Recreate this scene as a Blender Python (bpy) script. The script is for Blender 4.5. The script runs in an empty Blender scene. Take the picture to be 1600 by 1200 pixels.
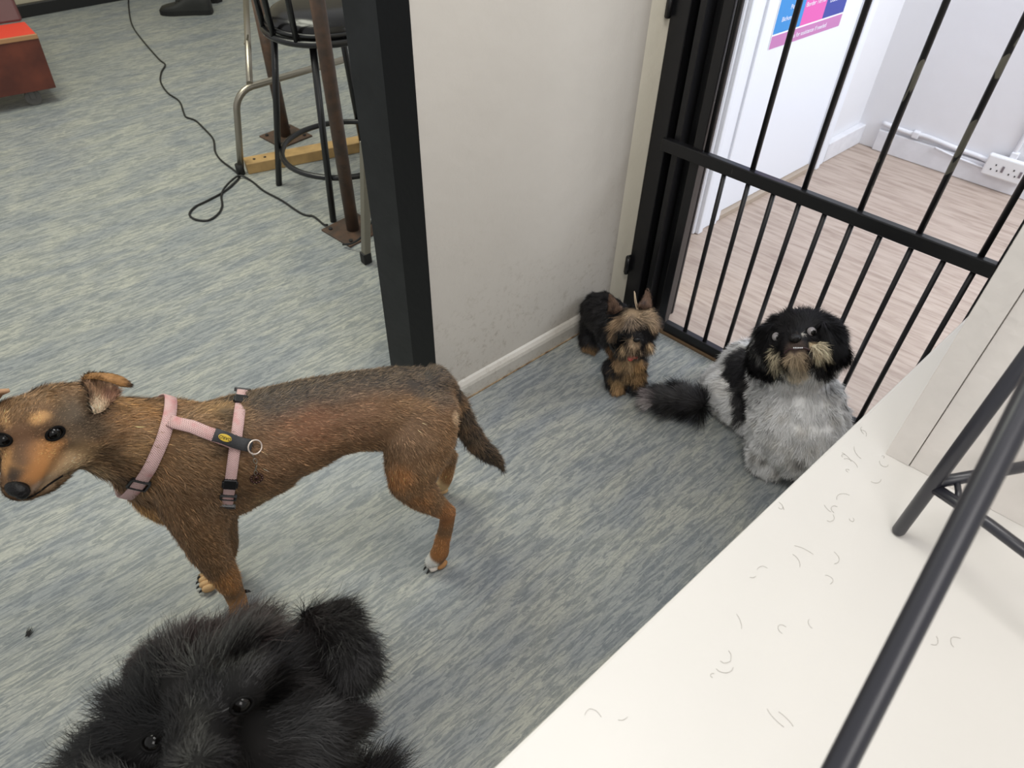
import bpy, bmesh, math, random
import numpy as np
from mathutils import Vector, Matrix, noise
from mathutils.bvhtree import BVHTree
random.seed(7)
SC = bpy.context.scene
COL = SC.collection
R = math.radians

# ---------------------------------------------------------------- camera
FPX = 1109.0
PITCH, ROLL, H = R(44.46), R(-1.69), 1.5
_cp, _sp = math.cos(PITCH), math.sin(PITCH)
CF = np.array([0, _cp, -_sp])
_X = np.array([1, 0, 0.0])
_D = np.cross(CF, _X)
CR = math.cos(ROLL) * _X + math.sin(ROLL) * _D
CD = -math.sin(ROLL) * _X + math.cos(ROLL) * _D
CO = np.array([0, 0, H])
cam = bpy.data.cameras.new('camera')
cam.sensor_width = 36
cam.lens = FPX / 1600 * 36
cam.clip_start = 0.02
cam.dof.use_dof = True
cam.dof.focus_distance = 1.45
cam.dof.aperture_fstop = 7.5
cam_o = bpy.data.objects.new('camera', cam)
COL.objects.link(cam_o)
cam_o.matrix_world = Matrix(((CR[0], -CD[0], -CF[0], 0), (CR[1], -CD[1], -CF[1], 0), (CR[2], -CD[2], -CF[2], H), (0, 0, 0, 1)))
SC.camera = cam_o

# ---------------------------------------------------------------- light
SC.view_settings.view_transform = 'Standard'
SC.view_settings.look = 'None'
SC.view_settings.gamma = 1
SC.view_settings.use_curve_mapping = False
SC.view_settings.exposure = 0.0
w = bpy.data.worlds.new('world')
SC.world = w
w.use_nodes = True
bg = w.node_tree.nodes['Background']
bg.inputs[0].default_value = (0.83, 0.84, 0.84, 1)
bg.inputs[1].default_value = 0.62

def area(name, loc, target, size, power, color):
    l = bpy.data.lights.new(name, 'AREA')
    l.shape = 'RECTANGLE'
    l.size, l.size_y = size
    l.energy = power
    l.color = color
    o = bpy.data.objects.new(name, l)
    COL.objects.link(o)
    o.location = loc
    o.rotation_euler = (Vector(target) - Vector(loc)).to_track_quat('-Z', 'Y').to_euler()
    return o

area('daylight_from_back_room', (2.6, 1.6, 2.1), (0.9, 2.3, 0.2), (1.3, 1.3), 62, (0.86, 0.92, 1.0))
area('ceiling_light_corridor', (0.35, 0.7, 2.7), (0.45, 1.1, 0), (1.2, 0.6), 27, (1.0, 0.98, 0.94))
area('ceiling_light_left_room', (-1.6, 2.6, 2.75), (-1.3, 2.8, 0), (1.6, 1.2), 60, (0.99, 1.0, 0.84))
area('counter_fill_light', (0.3, -0.9, 2.4), (0.9, 0.8, 0.9), (1.0, 1.0), 15, (1.0, 0.96, 0.93))  # added fill from the camera side to brighten the white partition

# ---------------------------------------------------------------- helpers
def ray(x, y): return CF + CR * ((x - 800) / FPX) + CD * ((y - 600) / FPX)
def fl(x, y, z=0.0):
    d = ray(x, y)
    return CO + d * ((z - H) / d[2])
def dep(x, y, t): return CO + ray(x, y) * t
def depth_of(p): return float((np.asarray(p) - CO) @ CF)
def onv(x, y, p0, n):
    d = ray(x, y)
    return CO + d * (((np.asarray(p0) - CO) @ n) / (d @ n))
AW, AG = R(47.95), R(-48.9)
W = np.array([math.sin(AW), math.cos(AW), 0])        # along the corridor wall, away from the camera
U = -np.array([math.sin(AG), math.cos(AG), 0])       # along the gate, to the right
NW = np.array([W[1], -W[0], 0])                      # square to the wall, into the corridor
NU = np.array([-U[1], U[0], 0])                      # square to the gate, away from the camera
UP = np.array([0, 0, 1.0])

def s2l(c):
    return tuple(((v / 255) / 12.92 if v / 255 <= 0.04045 else ((v / 255 + 0.055) / 1.055) ** 2.4) for v in c)

def mat(name, c, rough=0.5, metal=0.0, spec=0.5, bump=0.0, bscale=50, var=0.0, vscale=8, coat=0.0, c2=None):
    m = bpy.data.materials.new(name)
    m.use_nodes = True
    nt = m.node_tree
    b = nt.nodes['Principled BSDF']
    lc = s2l(c)
    b.inputs['Base Color'].default_value = (*lc, 1)
    b.inputs['Roughness'].default_value = rough
    b.inputs['Metallic'].default_value = metal
    b.inputs['Specular IOR Level'].default_value = spec
    b.inputs['Coat Weight'].default_value = coat
    tc = nt.nodes.new('ShaderNodeTexCoord')
    if var or c2:
        n = nt.nodes.new('ShaderNodeTexNoise')
        n.inputs['Scale'].default_value = vscale
        n.inputs['Detail'].default_value = 6
        nt.links.new(tc.outputs['Object'], n.inputs['Vector'])
        r = nt.nodes.new('ShaderNodeValToRGB')
        r.color_ramp.elements[0].position = 0.35
        r.color_ramp.elements[1].position = 0.65
        d = s2l(c2) if c2 else tuple(v * (1 - var) for v in lc)
        r.color_ramp.elements[0].color = (*d, 1)
        r.color_ramp.elements[1].color = (*lc, 1)
        nt.links.new(n.outputs['Fac'], r.inputs[0])
        nt.links.new(r.outputs[0], b.inputs['Base Color'])
    if bump:
        n = nt.nodes.new('ShaderNodeTexNoise')
        n.inputs['Scale'].default_value = bscale
        n.inputs['Detail'].default_value = 5
        nt.links.new(tc.outputs['Object'], n.inputs['Vector'])
        bp = nt.nodes.new('ShaderNodeBump')
        bp.inputs['Strength'].default_value = bump
        bp.inputs['Distance'].default_value = 0.002
        nt.links.new(n.outputs['Fac'], bp.inputs['Height'])
        nt.links.new(bp.outputs[0], b.inputs['Normal'])
    return m

def nn(nt, t, **kw):
    n = nt.nodes.new(t)
    for k, v in kw.items():
        if hasattr(n, k): setattr(n, k, v)
        else: n.inputs[k.replace('_', ' ')].default_value = v
    return n

def ramp(nt, fac, stops):
    r = nt.nodes.new('ShaderNodeValToRGB')
    e = r.color_ramp.elements
    while len(e) < len(stops): e.new(0.5)
    for k, (p, c) in enumerate(stops):
        e[k].position = p
        e[k].color = (*c, 1) if len(c) == 3 else c
    nt.links.new(fac, r.inputs[0])
    return r

def mixc(nt, fac, a, b, mode='MIX'):
    m = nt.nodes.new('ShaderNodeMix')
    m.data_type = 'RGBA'
    m.blend_type = mode
    for s, v in ((0, fac), (6, a), (7, b)):
        if hasattr(v, 'is_output'): nt.links.new(v, m.inputs[s])
        elif s == 0: m.inputs[0].default_value = v
        else: m.inputs[s].default_value = (*v, 1)
    return m.outputs[2]

def sock_noise(nt, vec, scale, detail=4, rough=0.55, dist=0.0):
    n = nt.nodes.new('ShaderNodeTexNoise')
    n.inputs['Scale'].default_value = scale
    n.inputs['Detail'].default_value = detail
    n.inputs['Roughness'].default_value = rough
    n.inputs['Distortion'].default_value = dist
    nt.links.new(vec, n.inputs['Vector'])
    return n.outputs['Fac']

def mapped(nt, rotz, scale):
    tc = nt.nodes.new('ShaderNodeTexCoord')
    a = nt.nodes.new('ShaderNodeVectorRotate')
    a.rotation_type = 'Z_AXIS'
    a.inputs['Angle'].default_value = rotz
    nt.links.new(tc.outputs['Object'], a.inputs['Vector'])
    v = nt.nodes.new('ShaderNodeVectorMath')
    v.operation = 'MULTIPLY'
    v.inputs[1].default_value = scale
    nt.links.new(a.outputs[0], v.inputs[0])
    return tc, v.outputs[0]

def mul(nt, a, b):
    m = nt.nodes.new('ShaderNodeMath'); m.operation = 'MULTIPLY'
    nt.links.new(a, m.inputs[0])
    if hasattr(b, 'is_output'): nt.links.new(b, m.inputs[1])
    else: m.inputs[1].default_value = b
    return m.outputs[0]

def mat_vinyl():
    m = bpy.data.materials.new('streaked_vinyl')
    m.use_nodes = True
    nt = m.node_tree
    b = nt.nodes['Principled BSDF']
    ang = -math.atan2(W[1], W[0])
    tc, v = mapped(nt, ang, (15, 105, 1))
    f1 = sock_noise(nt, v, 1.0, 6, 0.66, 0.9)
    r1 = ramp(nt, f1, [(0.46, (0, 0, 0)), (0.53, (1, 1, 1))])
    tc, v2 = mapped(nt, ang, (34, 95, 1))
    f2 = sock_noise(nt, v2, 1.0, 5, 0.6, 2.6)
    r2 = ramp(nt, f2, [(0.49, (0, 0, 0)), (0.53, (1, 1, 1))])
    tc, v3 = mapped(nt, ang, (3.2, 9, 1))
    f3 = sock_noise(nt, v3, 1.0, 4, 0.6, 0.5)
    r3 = ramp(nt, f3, [(0.38, (0, 0, 0)), (0.62, (1, 1, 1))])
    base = mixc(nt, r3.outputs[0], s2l((108, 114, 119)), s2l((124, 128, 126)))
    light = mixc(nt, r3.outputs[0], s2l((143, 147, 147)), s2l((166, 166, 157)))
    mid = mixc(nt, r3.outputs[0], s2l((126, 131, 134)), s2l((142, 145, 140)))
    c1 = mixc(nt, r1.outputs[0], base, light)
    c2 = mixc(nt, mul(nt, r2.outputs[0], 0.6), c1, mid)
    nt.links.new(c2, b.inputs['Base Color'])
    b.inputs['Roughness'].default_value = 0.42
    b.inputs['Specular IOR Level'].default_value = 0.35
    fb = sock_noise(nt, tc.outputs['Object'], 420, 2)
    bp = nn(nt, 'ShaderNodeBump', Strength=0.15, Distance=0.001)
    nt.links.new(fb, bp.inputs['Height'])
    nt.links.new(bp.outputs[0], b.inputs['Normal'])
    return m

def mat_woodvinyl():
    m = bpy.data.materials.new('beige_wood_vinyl')
    m.use_nodes = True
    nt = m.node_tree
    b = nt.nodes['Principled BSDF']
    ang = -math.atan2(U[1], U[0])
    tc, v = mapped(nt, ang, (5, 46, 1))
    f1 = sock_noise(nt, v, 1.0, 6, 0.6, 0.6)
    r1 = ramp(nt, f1, [(0.32, s2l((150, 132, 120))), (0.52, s2l((176, 159, 147))), (0.72, s2l((187, 172, 160)))])
    nt.links.new(r1.outputs[0], b.inputs['Base Color'])
    b.inputs['Roughness'].default_value = 0.45
    return m

def mat_wall(name, c, dirt=True, low=0.5):
    m = bpy.data.materials.new(name)
    m.use_nodes = True
    nt = m.node_tree
    b = nt.nodes['Principled BSDF']
    tc = nt.nodes.new('ShaderNodeTexCoord')
    col = s2l(c)
    big = sock_noise(nt, tc.outputs['Object'], 3, 4)
    out = mixc(nt, big, tuple(v * 0.95 for v in col), tuple(min(1, v * 1.04) for v in col))
    if dirt:
        sep = nt.nodes.new('ShaderNodeSeparateXYZ')
        nt.links.new(tc.outputs['Object'], sep.inputs[0])
        g0 = ramp(nt, sep.outputs['Z'], [(0.0, (.75, .75, .75)), (low, (0, 0, 0))])
        patch = ramp(nt, sock_noise(nt, tc.outputs['Object'], 4.2, 2), [(0.36, (0.1, 0.1, 0.1)), (0.54, (1, 1, 1))])
        g = nt.nodes.new('ShaderNodeMix'); g.data_type = 'RGBA'; g.blend_type = 'MULTIPLY'; g.inputs[0].default_value = 1
        nt.links.new(g0.outputs[0], g.inputs[6]); nt.links.new(patch.outputs[0], g.inputs[7])
        gout = g.outputs[2]
        d = sock_noise(nt, tc.outputs['Object'], 48, 8, 0.8)
        dr = ramp(nt, d, [(0.52, (0, 0, 0)), (0.70, (1, 1, 1))])
        mm = nt.nodes.new('ShaderNodeMath'); mm.operation = 'MULTIPLY'
        nt.links.new(gout, mm.inputs[0]); nt.links.new(dr.outputs[0], mm.inputs[1])
        out = mixc(nt, mm.outputs[0], out, s2l((118, 104, 84)))
    nt.links.new(out, b.inputs['Base Color'])
    b.inputs['Roughness'].default_value = 0.42
    f = sock_noise(nt, tc.outputs['Object'], 14, 5, 0.6)
    bp = nn(nt, 'ShaderNodeBump', Strength=0.35, Distance=0.006)
    nt.links.new(f, bp.inputs['Height'])
    nt.links.new(bp.outputs[0], b.inputs['Normal'])
    return m

def mat_chipped():
    m = bpy.data.materials.new('chipped_black_paint')
    m.use_nodes = True
    nt = m.node_tree
    b = nt.nodes['Principled BSDF']
    tc, v = mapped(nt, 0.0, (30, 30, 13))
    f = sock_noise(nt, v, 1.0, 2, 0.5, 0.3)
    r = ramp(nt, f, [(0.555, s2l((20, 20, 21))), (0.57, s2l((118, 116, 104)))])
    nt.links.new(r.outputs[0], b.inputs['Base Color'])
    b.inputs['Roughness'].default_value = 0.35
    return m

def mat_black(name='black_gloss_paint', chips=0.0):
    m = bpy.data.materials.new(name)
    m.use_nodes = True
    nt = m.node_tree
    b = nt.nodes['Principled BSDF']
    tc, v = mapped(nt, 0.0, (1, 1, 0.35))
    f = sock_noise(nt, v, 60, 6, 0.7)
    r = ramp(nt, f, [(0.70, s2l((20, 20, 22))), (0.74, s2l((92, 88, 82)))])
    nt.links.new(r.outputs[0], b.inputs['Base Color'])
    b.inputs['Roughness'].default_value = 0.33
    f2 = sock_noise(nt, v, 45, 4)
    bp = nn(nt, 'ShaderNodeBump', Strength=0.3, Distance=0.002)
    nt.links.new(f2, bp.inputs['Height'])
    nt.links.new(bp.outputs[0], b.inputs['Normal'])
    return m

M = {}
M['vinyl'] = mat_vinyl()
M['woodvinyl'] = mat_woodvinyl()
M['wall'] = mat_wall('cream_wall_paint', (190, 184, 175), True, 0.62)
M['wall_white'] = mat_wall('white_wall_paint', (226, 226, 230), False)
M['trim_cream'] = mat_wall('cream_trim_paint', (206, 200, 184), False)
M['skirt'] = mat_wall('dirty_skirting_paint', (192, 187, 178), True, 0.12)
M['skirt_white'] = mat('white_skirting_paint', (226, 226, 231), 0.4, bump=0.4, bscale=40, var=0.08, vscale=20)
M['door'] = mat('white_door_paint', (232, 235, 243), 0.35)
M['black'] = mat_black()
M['chipped'] = mat_chipped()
M['jamb_black'] = mat('black_jamb_paint', (9, 10, 13), 0.5, spec=0.25, bump=0.4, bscale=30)
M['jamb_lit'] = mat('black_jamb_paint_lit', (34, 36, 37), 0.4, bump=0.5, bscale=40, var=0.3, vscale=14)  # same black jamb; gloss on this face painted in as a lighter colour
M['counter'] = mat('white_laminate', (207, 204, 200), 0.4, bump=0.08, bscale=90, var=0.02, vscale=6)
M['panel'] = mat('white_board', (234, 228, 222), 0.5, bump=0.5, bscale=70, var=0.04, vscale=25)
M['tube'] = mat('grey_black_tube', (40, 40, 47), 0.34, spec=0.6)
M['iron'] = mat('black_iron', (16, 16, 18), 0.3, spec=0.6)
M['leather'] = mat('black_leather', (17, 16, 17), 0.22, bump=0.25, bscale=25)
M['alu'] = mat('brushed_aluminium', (150, 144, 132), 0.32, metal=0.85)
M['rubber'] = mat('black_rubber', (16, 16, 16), 0.6)
M['rust'] = mat('rusty_brown_steel', (62, 50, 42), 0.5, bump=0.5, bscale=80, c2=(84, 62, 48), vscale=30)
M['pine'] = mat('pine_timber', (186, 152, 100), 0.55, bump=0.3, bscale=60, var=0.25, vscale=18)
M['cable'] = mat('black_cable', (22, 22, 22), 0.45)
M['mahogany'] = mat('red_brown_wood', (104, 52, 38), 0.35, bump=0.2, bscale=30, c2=(78, 38, 30), vscale=9)
M['edgewood'] = mat('worn_wood_edge', (160, 120, 84), 0.6)
M['redmat'] = mat('red_rubber_mat', (205, 62, 42), 0.6, bump=0.3, bscale=120)
M['maroon'] = mat('maroon_vinyl', (84, 48, 48), 0.4, bump=0.2, bscale=60)
M['grey_plastic'] = mat('grey_plastic', (92, 90, 88), 0.45)
M['darkskirt'] = mat('dark_skirting', (24, 24, 26), 0.35)
M['brass'] = mat('brown_threshold_metal', (120, 98, 74), 0.45, metal=0.3)
M['white_plastic'] = mat('white_plastic', (226, 226, 228), 0.3)
M['hole'] = mat('dark_hole', (18, 17, 18), 0.6)
M['paper'] = mat('paper', (238, 240, 248), 0.5)

def link(o, parent=None):
    COL.objects.link(o)
    if parent is not None:
        o.parent = parent
        o.matrix_parent_inverse = parent.matrix_basis.inverted() if parent.type == 'EMPTY' else Matrix.Identity(4)
    return o

def obj(name, bm, m, parent=None, smooth=False):
    me = bpy.data.meshes.new(name)
    if smooth:
        for f in bm.faces: f.smooth = True
    bm.to_mesh(me)
    bm.free()
    if m is not None: me.materials.append(m)
    return link(bpy.data.objects.new(name, me), parent)

def thing(name, label, cat, loc=(0, 0, 0), group=None):
    o = bpy.data.objects.new(name, None)
    o.empty_display_size = 0.05
    COL.objects.link(o)
    o.location = Vector([float(v) for v in loc])
    o.matrix_basis = Matrix.Translation(o.location)
    o['label'] = label
    o['category'] = cat
    if group: o['group'] = group
    return o

def tag(o, label, cat, group=None):
    o['label'] = label
    o['category'] = cat
    if group: o['group'] = group
    return o

def struct(o):
    o['kind'] = 'structure'
    return o

def prism(bm, pts, z0, z1):
    """upright prism over plan points"""
    lo = [bm.verts.new((p[0], p[1], z0)) for p in pts]
    hi = [bm.verts.new((p[0], p[1], z1)) for p in pts]
    n = len(pts)
    bm.faces.new(hi)
    bm.faces.new(lo[::-1])
    for i in range(n):
        bm.faces.new((lo[i], lo[(i + 1) % n], hi[(i + 1) % n], hi[i]))
    bmesh.ops.recalc_face_normals(bm, faces=bm.faces)

def obox(bm, o, a, b, c, bevel=0.0):
    """box from corner o along the edge vectors a, b, c"""
    o, a, b, c = (np.asarray(v, float) for v in (o, a, b, c))
    vs = [bm.verts.new(o + a * i + b * j + c * k) for i in (0, 1) for j in (0, 1) for k in (0, 1)]
    fs = []
    for q in ((0, 1, 3, 2), (4, 6, 7, 5), (0, 4, 5, 1), (2, 3, 7, 6), (0, 2, 6, 4), (1, 5, 7, 3)):
        fs.append(bm.faces.new([vs[i] for i in q]))
    bmesh.ops.recalc_face_normals(bm, faces=fs)
    if bevel:
        es = list({e for f in fs for e in f.edges})
        bmesh.ops.bevel(bm, geom=es, offset=bevel, segments=2, affect='EDGES', profile=0.5)
    return bm

def smooth_path(pts, k=6):
    pts = [np.asarray(p, float) for p in pts]
    if len(pts) < 3: return pts
    P = [2 * pts[0] - pts[1]] + pts + [2 * pts[-1] - pts[-2]]
    out = []
    for i in range(1, len(P) - 2):
        for j in range(k):
            t = j / k
            a, b, c, d = P[i - 1:i + 3]
            out.append(0.5 * ((2 * b) + (-a + c) * t + (2 * a - 5 * b + 4 * c - d) * t * t + (-a + 3 * b - 3 * c + d) * t ** 3))
    out.append(pts[-1])
    return out

def tube(bm, pts, r, seg=12, cap=True, closed=False):
    pts = [Vector([float(v) for v in p]) for p in pts]
    n = len(pts)
    rr = r if hasattr(r, '__len__') else [r] * n
    rings = []
    t0 = (pts[1] - pts[0]).normalized()
    nrm = t0.orthogonal().normalized()
    for i in range(n):
        if closed: t = (pts[(i + 1) % n] - pts[i - 1]).normalized()
        else: t = (pts[min(i + 1, n - 1)] - pts[max(i - 1, 0)]).normalized()
        nrm = (nrm - t * nrm.dot(t)).normalized()
        bn = t.cross(nrm)
        rings.append([bm.verts.new(pts[i] + (nrm * math.cos(2 * math.pi * k / seg) + bn * math.sin(2 * math.pi * k / seg)) * rr[i]) for k in range(seg)])
    for i in range(n if closed else n - 1):
        a, b = rings[i], rings[(i + 1) % n]
        for k in range(seg):
            f = bm.faces.new((a[k], a[(k + 1) % seg], b[(k + 1) % seg], b[k]))
            f.smooth = True
    if cap and not closed:
        bm.faces.new(rings[0][::-1])
        bm.faces.new(rings[-1])
    return bm

def bar(bm, p, q, w1, w2, side, bevel=0.0):
    """rectangular bar from p to q, w1 along side, w2 square to it"""
    p, q, side = (np.asarray(v, float) for v in (p, q, side))
    d = q - p
    s = side - d * (side @ d) / (d @ d)
    s /= np.linalg.norm(s)
    t = np.cross(d, s); t /= np.linalg.norm(t)
    return obox(bm, p - s * w1 / 2 - t * w2 / 2, d, s * w1, t * w2, bevel)

def nb(): return bmesh.new()

# ================================================================ SETTING
G0 = np.array([0.375, 1.908, 0.0])                  # left end of the gate opening
J0 = fl(684, 641)                                   # near end of the corridor wall
CN = np.array([0.3135, 1.880, 0.0])                 # inner corner by the gate
w0 = fl(815, 566)
CN = w0 + W * ((CN - w0) @ W)
J0 = w0 + W * ((J0 - w0) @ W)

bm = nb()
A = G0 + U * 3 - NU * 0.0
gl = G0 - U * 0.30
prism(bm, [(-6, -1.2), (2.6, -1.2), tuple((G0 + U * 2.6)[:2]), tuple((G0 - U * 0.08)[:2]), tuple((G0 - U * 0.08 + NU * 0.1)[:2]), (-0.6, 3.0), (0.2, 6.4), (-6, 6.4)], -0.05, 0.0)
struct(obj('floor', bm, M['vinyl']))
bm = nb()
q0, q1 = G0 + U * 2.6, G0 - U * 0.10
prism(bm, [tuple(q1[:2]), tuple(q0[:2]), (3.4, 3.6), (1.2, 4.2), (0.3, 2.2)], -0.049, -0.001)
bmesh.ops.translate(bm, verts=bm.verts, vec=Vector(NU * 0.012))
struct(obj('floor_back_room', bm, M['woodvinyl']))
bm = nb()
bar(bm, G0 - NU * 0.012 + UP * 0.002, G0 + U * 1.0 - NU * 0.012 + UP * 0.002, 0.018, 0.008, NU)
struct(obj('trim_1', bm, M['brass']))

# corridor wall with its skirting
TH = 0.13
bm = nb()
prism(bm, [J0[:2], CN[:2], (CN - NW * TH)[:2], (J0 - NW * TH)[:2]], 0, 2.5)
wl = struct(obj('wall_left', bm, M['wall']))
bm = nb()
prof = [(0, 0), (0.016, 0), (0.016, 0.045), (0.013, 0.055), (0.006, 0.064), (0, 0.068)]
rows = []
base0, base1 = J0 + W * 0.045, CN
for b0 in (base0, base1):
    rows.append([bm.verts.new(b0 + NW * p[0] + UP * p[1]) for p in prof])
for i in range(len(prof) - 1):
    bm.faces.new((rows[0][i], rows[1][i], rows[1][i + 1], rows[0][i + 1]))
bm.faces.new(rows[0]); bm.faces.new(rows[1][::-1])
bmesh.ops.recalc_face_normals(bm, faces=bm.faces)
struct(obj('baseboard_left', bm, M['skirt']))
bm = nb()
bar(bm, base0 + NW * 0.0175 + UP * 0.002, base1 + NW * 0.0175 + UP * 0.002, 0.004, 0.004, NW)
struct(obj('trim_2', bm, mat('brown_sealant', (108, 84, 62), 0.7, c2=(170, 150, 120), vscale=60)))
# cream reveal between wall and gate frame
bm = nb()
q = G0 + U * (-0.004)
prism(bm, [CN[:2], q[:2], (q + NU * 0.12)[:2], (CN - NW * TH + NU * 0.02)[:2]], 0, 2.5)
struct(obj('trim_3', bm, M['trim_cream']))
# black door jamb at the near end of the wall
D1, D2 = fl(646, 609), fl(616, 588)
e = J0 + NW * 0.012
bm = nb()
def jp(a, b_): return (J0 + W * a + NW * b_)[:2]
prism(bm, [jp(0, 0.004), jp(-.016, -.082), jp(.002, -.09), jp(.002, 0.004)], 0, 2.5)
struct(obj('trim_4', bm, M['jamb_black']))
bm = nb()
prism(bm, [jp(-.0155, -.0825), jp(-.045, -.16), jp(.03, -.17), jp(.03, -.0915), jp(.0, -.0865)], 0, 2.5)
struct(obj('trim_5', bm, M['jamb_lit']))

# back room: door wall, door, far wall
DW = fl(1120, 341); DW[2] = 0
def dwp(d, off=0.0, z=0.0): return DW + W * d + NW * off + UP * z
FC = fl(1364, 231); FC[2] = 0
dc = (FC - DW) @ W
bm = nb()
prism(bm, [dwp(-0.6, -0.02)[:2], dwp(-0.17, -0.02)[:2], dwp(-0.17, -0.12)[:2], dwp(-0.6, -0.12)[:2]], 0, 2.5)
prism(bm, [dwp(0.72, -0.02)[:2], dwp(dc + 0.1, -0.02)[:2], dwp(dc + 0.1, -0.12)[:2], dwp(0.72, -0.12)[:2]], 0, 2.5)
prism(bm, [dwp(-0.17, -0.05)[:2], dwp(0.72, -0.05)[:2], dwp(0.72, -0.12)[:2], dwp(-0.17, -0.12)[:2]], 2.05, 2.5)
struct(obj('wall_door_side', bm, M['wall_white']))
bm = nb()
fo = FC - W * 0.0
prism(bm, [(fo - U * 0.1)[:2], (fo + U * 1.9)[:2], (fo + U * 1.9 + NU * 0.1)[:2], (fo - U * 0.1 + NU * 0.1)[:2]], 0, 2.5)
struct(obj('wall_far', bm, M['wall_white']))
# door slab with raised frame line
dr = thing('door_1', 'plain white door behind the black gate with a poster on it', 'door', dwp(0.3))
dr['kind'] = 'structure'
bm = nb()
obox(bm, dwp(-0.005, -0.045, 0.022), W * 0.66, NW * 0.04, UP * 2.0, 0.002)
obj('door_slab', bm, M['door'], dr)
bm = nb()
obox(bm, dwp(-0.005, -0.06, 0.0), W * 0.67, NW * 0.075, UP * 0.02, 0.001)
obj('threshold', bm, mat('worn_threshold', (170, 155, 140), 0.5), dr)
for a, b in ((-0.17, -0.005), (0.655, 0.75)):
    bm = nb()
    obox(bm, dwp(a, -0.05, 0), W * (b - a), NW * 0.065, UP * 2.1, 0.004)
    obox(bm, dwp(a + 0.012, 0.0, 0), W * 0.03, NW * 0.03, UP * 2.1, 0.006)
    if a < 0: obox(bm, dwp(b - 0.05, 0.0, 0), W * 0.02, NW * 0.024, UP * 2.1, 0.004)
    obj('door_casing', bm, M['door'], dr)
# skirting in the back room
bm = nb()
obox(bm, dwp(0.76, -0.02, 0), W * (dc - 0.76), NW * 0.032, UP * 0.09, 0.004)
struct(obj('baseboard_door_side', bm, M['skirt_white']))
bm = nb()
obox(bm, FC - U * 0.0 - NU * 0.0 - NU * 0.018, U * 1.8, NU * 0.02, UP * 0.095, 0.003)
struct(obj('baseboard_far', bm, M['skirt_white']))
# dark base behind the left room, and its far wall
bm = nb()
a0, a1 = fl(30, 30), fl(205, -2)
d = (a1 - a0) / np.linalg.norm(a1 - a0)
nd = np.array([-d[1], d[0], 0])
obox(bm, a0 - d * 1.5, d * 4.2, nd * 0.05, UP * 0.07, 0.004)
struct(obj('baseboard_back', bm, M['darkskirt']))
bm = nb()
obox(bm, a0 - d * 1.5 + nd * 0.03, d * 6.2, nd * 0.1, UP * 2.5)
struct(obj('wall_back', bm, mat_wall('beige_wall_paint', (176, 168, 148), False)))

# ================================================================ GATE
gate = thing('metal_gate', 'black metal bar gate with mid rail between the corridor and the back room', 'gate', G0 + U * 0.45)
def gp(s, z, off=0.0): return G0 + U * s + UP * z + NU * off
def vbar(s, z0, z1, r, m, name='bar', off=0.0):
    bm = nb()
    tube(bm, [gp(s, z0, off), gp(s, (z0 + z1) / 2, off), gp(s, z1, off)], r, 10)
    return obj(name, bm, m, gate)
for s in (0.166, 0.303, 0.446, 0.590, 0.731, 0.866):
    vbar(s, 0.61, 2.0, 0.0072, M['chipped'] if s > 0.5 and s < 0.8 else M['black'], off=0.004)
for k, s in enumerate((0.232, 0.304, 0.376, 0.447, 0.516, 0.585, 0.656, 0.730, 0.804, 0.869)):
    vbar(s, 0.03, 0.60, 0.0066, M['black'])
bm = nb(); bar(bm, gp(0.035, 0.607, -0.004), gp(0.905, 0.607, -0.004), 0.036, 0.022, UP, 0.003); obj('mid_rail', bm, M['black'], gate)
bm = nb(); bar(bm, gp(0.16, 0.022), gp(0.905, 0.022), 0.036, 0.024, UP, 0.003); obj('bottom_rail', bm, M['black'], gate)
bm = nb(); bar(bm, gp(0.04, 2.0), gp(0.905, 2.0), 0.03, 0.024, UP, 0.003); obj('top_rail', bm, M['black'], gate)
bm = nb(); bar(bm, gp(0.072, 0.01, 0.03), gp(0.072, 2.0, 0.03), 0.02, 0.05, U, 0.002)
obj('hinge_post', bm, M['black'], gate)
bm = nb(); bar(bm, gp(0.142, 0.01, 0.01), gp(0.142, 2.0, 0.01), 0.028, 0.03, U, 0.002)
obj('stile', bm, M['black'], gate)
bm = nb(); bar(bm, gp(0.915, 0.01, 0.01), gp(0.915, 2.0, 0.01), 0.028, 0.03, U, 0.002)
obj('stile', bm, M['black'], gate)
for z in (0.187, 0.955, 1.8):
    bm = nb()
    bar(bm, gp(-0.012, z - 0.033, -0.012), gp(-0.012, z + 0.033, -0.012), 0.018, 0.02, U, 0.004)
    tube(bm, [gp(-0.004, z - 0.03, -0.022), gp(-0.004, z, -0.022), gp(-0.004, z + 0.03, -0.022)], 0.007, 10)
    obj('hinge', bm, M['black'], gate)
# black frame members fixed to the wall
for i, (s0, s1, o0, o1) in enumerate(((-0.006, 0.046, -0.008, 0.05), (0.044, 0.062, 0.045, 0.09), (0.082, 0.130, 0.05, 0.09), (0.044, 0.132, 0.088, 0.1), (0.93, 0.98, -0.01, 0.1))):
    bm = nb()
    obox(bm, gp(s0, 0, o0), U * (s1 - s0), NU * (o1 - o0), UP * 2.3, 0.003)
    struct(obj('trim_%d' % (6 + i), bm, M['black']))

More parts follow.
